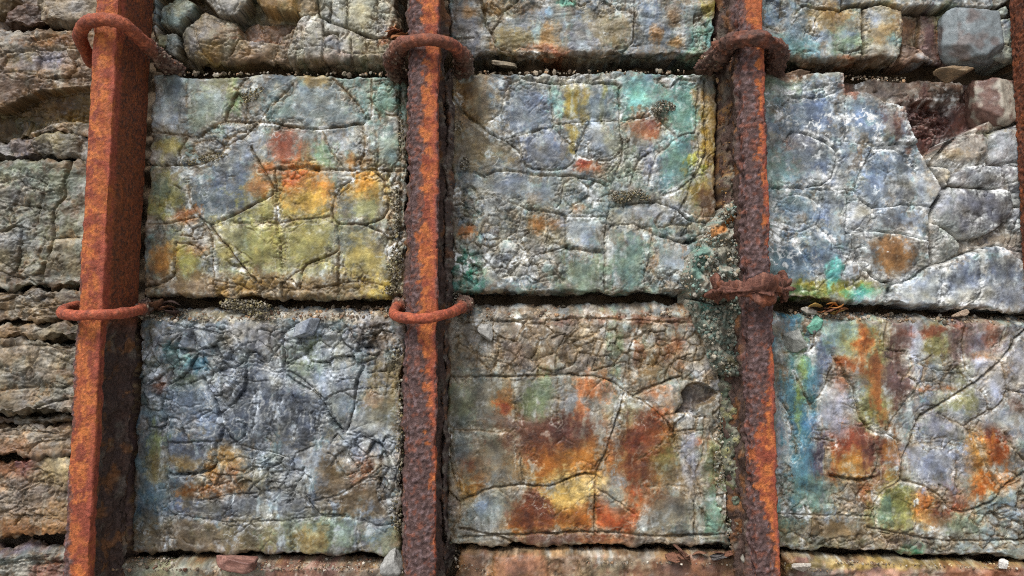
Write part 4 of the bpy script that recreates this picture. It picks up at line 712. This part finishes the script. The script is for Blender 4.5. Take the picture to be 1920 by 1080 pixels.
ring('iron ring with crusted ends round the top of the middle rail', [(752, 150, -.02), (742, 134, .02), (738, 112, .08), (752, 86, .145), (785, 75, .178), (815, 75, .182), (846, 84, .155), (866, 104, .09), (870, 124, .03), (866, 138, -.02)], .0138, 22, (.46, .34), ends=1.5, colA=(118, 74, 58))
ring('thick scaly iron ring round the top of the right rail', [(1320, 128, -.02), (1336, 116, .03), (1352, 98, .09), (1378, 78, .16), (1406, 70, .184), (1432, 73, .178), (1452, 88, .12), (1456, 108, .06), (1448, 128, -.02)], .0150, 23, (.48, .44), ends=1.45, tex=.5, colA=(88, 66, 58))
ring('bright rust-red iron ring round the left rail at mid height', [(150, 572, -.02), (132, 576, .05), (118, 583, .11), (120, 589, .155), (150, 591, .183), (195, 590, .183), (232, 587, .15), (258, 582, .08), (270, 577, .0), (278, 574, -.04)], .0112, 24, (0, .2), colA=(166, 86, 62))
ring('bright rust-red iron ring round the middle rail at mid height', [(756, 570, -.03), (744, 577, .04), (738, 588, .10), (748, 594, .155), (775, 597, .183), (810, 595, .184), (840, 588, .15), (860, 579, .09), (870, 572, .03), (872, 568, -.03)], .0112, 25, (.15, .24), colA=(164, 84, 60), ends=1.5)
ring('flaking corroded iron band round the right rail at mid height', [(1322, 548, -.02), (1338, 546, .05), (1352, 546, .12), (1378, 546, .175), (1412, 546, .19), (1442, 545, .18), (1464, 543, .12), (1470, 541, .06), (1462, 539, -.02)], .0140, 26, (0, 0), flat=1.5, ends=1.0, tex=1.0)

# ================================================================== crusts, growths and loose stones
GREY = [(128, 122, 106), (150, 142, 124), (104, 96, 84), (92, 84, 66), (168, 162, 148)]
OLIVE = [(112, 104, 76), (140, 128, 92), (92, 84, 60), (154, 146, 122)]
TEAL = [(146, 146, 134), (166, 170, 160), (124, 120, 108), (184, 178, 164), (152, 136, 112), (122, 146, 136)]
DARK = [(84, 72, 64), (112, 98, 86), (66, 54, 48), (134, 122, 108), (104, 70, 50)]
SANDY = [(166, 152, 132), (146, 128, 106), (184, 176, 162), (128, 102, 82), (112, 96, 80), (140, 130, 112), (156, 126, 96), (120, 108, 92)]
gp = grain_patch
gp('crust_growth', 0, 0, 0, [(470, 178, 20, 16, -.002, .012), (488, 168, 16, 8, -.002, .010), (458, 188, 9, 14, -.002, .01)], 260, (.0012, .0030), OLIVE, 1, parent=B11)
gp('crust_growth', 0, 0, 0, [(390, 297, 26, 8, -.003, .009), (360, 303, 16, 7, -.003, .008), (415, 290, 14, 6, -.003, .008)], 240, (.0012, .0026), OLIVE, 2, parent=B11)
gp('crust_growth', 0, 0, 0, [(744, 400, 8, 60, -.006, .008), (742, 500, 14, 50, -.008, .014), (730, 545, 20, 12, -.01, .012), (752, 250, 7, 60, -.008, .006)], 620, (.0014, .0040), GREY+OLIVE, 3, parent=B11)
gp('crust_growth', 0, 0, 0, [(1246, 200, 22, 13, -.002, .014), (1232, 208, 12, 8, -.002, .010)], 240, (.0014, .0036), GREY, 4, parent=B12)
gp('crust_growth', 0, 0, 0, [(1165, 370, 24, 13, -.004, .012), (1195, 362, 20, 8, -.004, .010), (1212, 372, 14, 6, -.004, .01)], 340, (.0014, .0034), OLIVE+GREY, 5, parent=B12)
gp('crust_growth', 0, 0, 0, [(872, 306, 12, 14, -.004, .010), (860, 238, 9, 14, -.004, .014), (1172, 262, 12, 5, -.003, .008), (855, 560, 14, 20, -.02, .012)], 240, (.0014, .0036), GREY, 6, parent=B12)
gp('crust_growth', 0, 0, 0, [(748, 800, 10, 130, -.012, .008), (742, 980, 16, 60, -.012, .014), (742, 660, 14, 60, -.012, .01)], 520, (.0016, .0048), GREY+OLIVE, 7, parent=B21)
gp('crust_growth', 0, 0, 0, [(470, 574, 40, 14, -.02, .006), (440, 570, 30, 12, -.02, .004), (485, 590, 24, 10, -.015, .006)], 520, (.0016, .0048), OLIVE+GREY, 8, parent=B21)
gp('crust_growth', 0, 0, 0, [(1350, 880, 16, 120, -.014, .012), (1362, 760, 14, 60, -.014, .012), (1372, 990, 14, 50, -.014, .014)], 560, (.0014, .0050), TEAL+GREY, 9, parent=B22)
# the big teal-grey crust beside the right rail: lumpy core and grains
def crust_heap(label, poly, hmm, seed, cols, n, rad, name='crust_heap', streaks=(), rough=1.0, group='mineral crusts beside the rails'):
    l = smooth_line(np.vstack([pts(poly), pts(poly)[:1]]), 3)[:-1]; lo, hi = l.min(0), l.max(0)
    X, Y = np.meshgrid(np.arange(lo[0]-6, hi[0]+6, 2.2), np.arange(lo[1]-6, hi[1]+6, 2.2)); u, v = pix2uv(X, Y); p = (u, v, 0*u+seed)
    Xw = X+7*fbm(p, 22, 3, seed+50); Yw = Y+7*fbm(p, 22, 3, seed+51)
    sd = seg_dist(Xw, Yw, np.vstack([l, l[:1]])); sd = np.where(inside(Xw, Yw, l), sd, -sd)
    b = fbm(p, 24, 3, seed); w = -.05+(.05+hmm*.001*(1+.5*b))*sstep(-5, 15, sd)+rough*(.006*np.abs(fbm(p, 48, 3, seed+1, .6))+.0022*fbm(p, 130, 2, seed+2)-.004*sstep(.2, .5, fbm(p, 45, 2, seed+3)))
    C = np.empty(X.shape+(3,)); C[:] = cols[0]; n1 = fbm(p, 18, 3, seed+4); n2 = fbm(p, 40, 3, seed+5); n3 = fbm(p, 90, 2, seed+6)
    for q, c in zip((n1, n2, -n1, -n2, n3), cols[1:6]): m = (.8*sstep(.05, .4, q))[..., None]; C = C*(1-m)+m*np.array(c)
    for (cx, cy, rx, ry, rot, c) in streaks:
        dx, dy = Xw-cx, Yw-cy; e = np.hypot((dx*math.cos(rot)+dy*math.sin(rot))/rx, (-dx*math.sin(rot)+dy*math.cos(rot))/ry); m = (.9*sstep(1.2, .6, e+.3*n2))[..., None]; C = C*(1-m)+m*np.array(c)
    C *= (1+.16*fbm(p, 120, 2, seed+8))[..., None]
    keep = sd > -10; I = np.arange(X.size).reshape(X.shape); Q = np.stack([I[1:, :-1], I[1:, 1:], I[:-1, 1:], I[:-1, :-1]], -1); kk = keep[1:, :-1] & keep[1:, 1:] & keep[:-1, 1:] & keep[:-1, :-1]
    u0, v0 = float(u.mean()), float(v.min()); O = (u0, v0, -.05); root = empty(name, u0, v0, -.05); tag(root, label, 'crust', group)
    link('crust_core', submesh('crust_core', loc3(u, v, w, O).reshape(-1, 3), Q[kk], lin(C).reshape(-1, 3)), M_CRUST, root)
    rng = np.random.RandomState(seed); idx = np.nonzero((sd > 0).ravel())[0]; ii = idx[rng.randint(len(idx), size=n)]
    grn = C.reshape(-1, 3)[ii]; cw = w.ravel()[ii]+rng.uniform(-.002, .003, n); sz = rad[0]*(rad[1]/rad[0])**(rng.uniform(0, 1, n)**1.6)
    tag(grains('grains', X.ravel()[ii]+rng.uniform(-1, 1, n), Y.ravel()[ii]+rng.uniform(-1, 1, n), cw, sz, list(cols), rng, root, O), kind='stuff')
    return root
crust_heap('teal-grey crumbly crust heaped left of the right rail around the flaking band', '1284,480 1320,430 1342,392 1400,380 1410,530 1340,575 1296,560 1270,525', 58, 61, TEAL, 1100, (.0016, .0070), streaks=[(1352, 425, 42, 9, -.6, (178, 116, 62)), (1300, 500, 14, 40, .2, (104, 136, 124)), (1345, 470, 30, 12, -.6, (128, 124, 110))])
crust_heap('dark green crust hanging under the flaking iron band', '1284,556 1340,560 1405,556 1412,715 1385,720 1338,700 1318,650 1292,604', 46, 62, [(122, 120, 106), (146, 140, 124), (104, 116, 106), (128, 132, 120), (164, 158, 142), (112, 130, 120)], 900, (.0018, .0075), streaks=[(1315, 580, 16, 12, 0, (92, 130, 118)), (1365, 680, 26, 10, 0, (112, 106, 80))])
crust_heap('rust and grey crust column along the left side of the right rail', '1346,150 1385,140 1400,400 1356,405 1342,300', 24, 63, [(104, 88, 72), (132, 92, 58), (92, 78, 70), (124, 118, 104), (146, 112, 70), (90, 70, 62)], 240, (.0014, .0034))
crust_heap('green-grey crust column beside the lower right rail', '1338,715 1410,700 1425,1010 1385,1040 1360,960 1352,840', 20, 64, [(108, 112, 96), (128, 124, 108), (86, 100, 84), (142, 140, 124), (150, 146, 100), (92, 84, 74)], 300, (.0014, .0040))
crust_heap('dark rust scale filling the channel right of the lower left rail', '168,620 252,612 250,820 244,1035 172,1040 176,820', -8, 65, [(92, 72, 60), (78, 60, 54), (122, 90, 52), (104, 84, 66), (70, 58, 54), (132, 112, 84)], 160, (.0014, .0034), streaks=[(200, 700, 16, 60, 0, (140, 102, 56)), (236, 840, 10, 180, 0, (76, 58, 54))])
crust_heap('dark scale beside the upper ring of the right rail', '1340,-40 1400,-40 1400,120 1385,130 1352,120 1345,60', 20, 66, [(100, 78, 72), (128, 104, 98), (78, 60, 56), (118, 74, 56), (140, 122, 116), (84, 66, 60)], 200, (.0014, .0036))
crust_heap('black pitted scale along the right side of the middle rail', '826,150 856,150 854,540 848,700 846,1010 822,1010', 14, 67, [(92, 78, 72), (112, 98, 88), (74, 62, 58), (120, 84, 60), (134, 128, 116), (80, 68, 62)], 420, (.0014, .0036))

def gravel(label, segs, n, rad, cols, seed, group='gravel on the ledges'):
    rng = np.random.RandomState(seed); X, Y, Z, R = [], [], [], []
    for (x0, y0, x1, y1, w0, w1, sy) in segs:
        m = max(4, int(n*abs(x1-x0)/sum(abs(s[2]-s[0]) for s in segs))); t = rng.uniform(0, 1, m); k = rng.uniform(0, 1, m)
        X.append(x0+(x1-x0)*t); Y.append(y0+(y1-y0)*t+sy*(k-.5)); Z.append(w0+(w1-w0)*k); R.append(rad[0]*(rad[1]/rad[0])**(rng.uniform(0, 1, m)**2.2))
    X, Y, Z, R = map(np.concatenate, (X, Y, Z, R)); u0, v0 = map(float, pix2uv(segs[0][0], segs[0][1], 0)); o = grains('gravel', X, Y, Z, R, cols, rng, None, (u0, v0, 0)); place(o, u0, v0, 0)
    return tag(o, label, 'gravel', group, 'stuff')
gravel('pale grit along the top edge of the golden stained block', [(300, 139, 750, 138, -.03, -.003, 6)], 80, (.002, .0085), SANDY, 71)
gravel('pale grit along the top edge of the teal stained block', [(880, 137, 1330, 134, -.03, -.003, 6)], 80, (.002, .0085), SANDY, 72)
gravel('sandy grit on the ledge above the dark glassy block', [(280, 592, 750, 584, -.045, -.004, 22)], 700, (.0014, .0070), SANDY, 73)
gravel('sandy grit on the ledge above the amber stained block', [(850, 586, 1320, 580, -.045, -.004, 20)], 600, (.0014, .0070), SANDY, 74)
gravel('brown grit on the ledge above the rust patched block', [(1480, 588, 1920, 604, -.04, -.004, 14)], 420, (.0014, .0065), SANDY, 75)
gravel('mixed pale and rusty gravel on the ledge below the dark glassy block', [(180, 1055, 470, 1062, -.03, .022, 26), (470, 1058, 770, 1062, -.03, .022, 24)], 900, (.0014, .0060), SANDY+[(150, 140, 124), (132, 96, 78)], 76)
gravel('pale grit on the ledge below the amber stained block', [(850, 1046, 930, 1056, -.03, .02, 40), (1090, 1048, 1400, 1052, -.03, .02, 16)], 520, (.0014, .0050), SANDY, 77)
gravel('pale sandy grit on the ledge below the rust patched block', [(1470, 1050, 1560, 1056, -.03, .02, 36), (1560, 1050, 1920, 1062, -.03, .02, 12)], 620, (.0012, .0044), SANDY+[(190, 170, 130)]*2, 78)
gravel('grit on top of the pale block below the square stones', [(1440, 138, 1700, 150, -.05, -.01, 8)], 160, (.0014, .0050), SANDY, 79)

rock('large red-brown wedge stone on the ledge below the dark block', 432, 1050, .03, 46, 17, .030, (122, 86, 76), 5, rot=-.12, col2=(146, 108, 96), cuts=7)
rock('white stone lying on the bottom ledge at the right', 1881, 1057, .022, 10, 9, .010, (212, 208, 202), 11)
rock('flat grey-brown slab wedged in the gap above the teal stained block', 947, 122, -.012, 26, 7, .030, (140, 128, 108), 12, rot=-.03, cuts=6, tip=-.25)
rock('flat tan wedge stone in the gap below the square stones', 1784, 140, -.004, 38, 12, .035, (142, 120, 92), 13, rot=.18, cuts=7, col2=(112, 96, 74))
rock('brown stone chip on top of the pale veined block', 1492, 143, -.016, 22, 10, .022, (128, 104, 84), 15)
rock('pale grey split stone at the left end of the amber block', 908, 620, .006, 16, 20, .012, (164, 162, 156), 21, cuts=8)
rock('pale grey stone on the ledge right of the flaking band', 1518, 583, -.004, 16, 8, .014, (160, 154, 144), 22)
rock('buff stone on the ledge above the rust patched block', 1805, 588, -.010, 18, 8, .014, (182, 160, 138), 23)
rock('turquoise copper-stained stone at the top of the blue-green streak', 1530, 606, -.006, 21, 15, .010, (112, 168, 146), 26, rot=.5, cuts=8, col2=(90, 150, 128))
rock('pale grey stone with a rust spot left of the turquoise stone', 1494, 634, .004, 24, 26, .012, (152, 154, 146), 27, cuts=8)
rock('blue-grey split stone at the top of the dark glassy block', 572, 618, .006, 26, 22, .014, (146, 152, 158), 28, cuts=9, col2=(120, 128, 140))
rock('grey stone at the foot of the middle rail', 734, 1052, .012, 22, 26, .02, (148, 148, 144), 30, cuts=9)
rock('pale stone at the foot of the right rail', 1394, 1044, .016, 14, 24, .018, (162, 158, 146), 31, cuts=9)
rock('pale crumbly stone on the ledge right of the lower right rail', 1500, 1062, .02, 18, 10, .014, (186, 178, 166), 32)
rock('big pale blue-grey squarish stone standing proud in the top right course', 1822, 68, -.012, 56, 54, .045, (122, 131, 134), 41, rot=0, planes=[(0, -1, 0, .72), (-.8, -.7, 0, .74), (-.75, -.5, -.6, .86), (.95, -.15, .1, .92), (.1, -.2, 1, .93), (0, -.1, -1, .95), (.5, -.3, -.8, 1.0)], rough=.5, col2=(108, 102, 100), name="squared_stone", group='stones packed in the upper right of the wall')
rock('rounded red-brown stone with a pale right face beside the broken hollow', 1868, 194, -.028, 47, 50, .045, (106, 80, 70), 44, rot=0, planes=[(.5, -.9, .1, .72), (-.6, -.8, .1, .86), (0, -.2, 1, .9), (.6, -.1, -.8, .95), (-.7, -.3, -.6, .95)], rough=.6, col2=(164, 158, 144), name='rounded_stone', group='stones packed in the upper right of the wall')
def flakes(label, x, y, w, n, spread, size, cols, seed):
    rng = np.random.RandomState(seed); root = empty('rust_flakes', *map(float, pix2uv(x, y, w)), w); tag(root, label, 'rust flakes', 'rust flakes on the ledges')
    d, f = ICO4 if False else _ico(3)
    for i in range(n):
        q = (d[:, 0]+i*3.1+seed, d[:, 1], d[:, 2]); r = 1+.35*fbm(q, 1.6, 3, seed+i)+.1*fbm(q, 6, 2, seed+i+40)
        L = d*r[:, None]*np.array([1, .75, .14])*size*rng.uniform(.6, 1.2); L[:, 2] += .25*size*np.sin(L[:, 0]/size*2+i)
        R = rotm(rng, .9); L = L@R.T+np.array([rng.uniform(-1, 1)*spread[0], rng.uniform(-.6, .6)*spread[2], rng.uniform(-1, 1)*spread[1]])
        C = np.array(cols[i % len(cols)])*(1+.2*fbm(q, 4, 3, seed+i+80))[:, None]
        link('flake', make_mesh('flake', L, f, lin(C)), M_RUST, root)
flakes('orange rust flakes on the ledge right of the flaking band', 1552, 578, .0, 9, (.034, .008, .014), .016, [(168, 112, 56), (132, 82, 48), (186, 150, 84), (104, 70, 52)], 91)
flakes('dark rust flakes behind the left ring at mid height', 292, 578, -.012, 9, (.05, .010, .02), .022, [(92, 66, 54), (112, 78, 56), (74, 58, 52)], 92)
flakes('rust scab above the left end of the middle ring', 740, 68, .02, 6, (.014, .022, .014), .018, [(142, 92, 58), (112, 70, 50), (168, 108, 66)], 93)
flakes('rust flakes at the left end of the thick scaly ring', 1334, 118, .02, 7, (.024, .016, .014), .020, [(118, 84, 58), (142, 112, 76), (92, 66, 54)], 95)
flakes('thin brown and slate flakes on the ledge below the amber stained block', 1300, 1042, .014, 9, (.07, .005, .014), .024, [(118, 82, 64), (92, 88, 86), (132, 96, 76), (104, 74, 60)], 97)
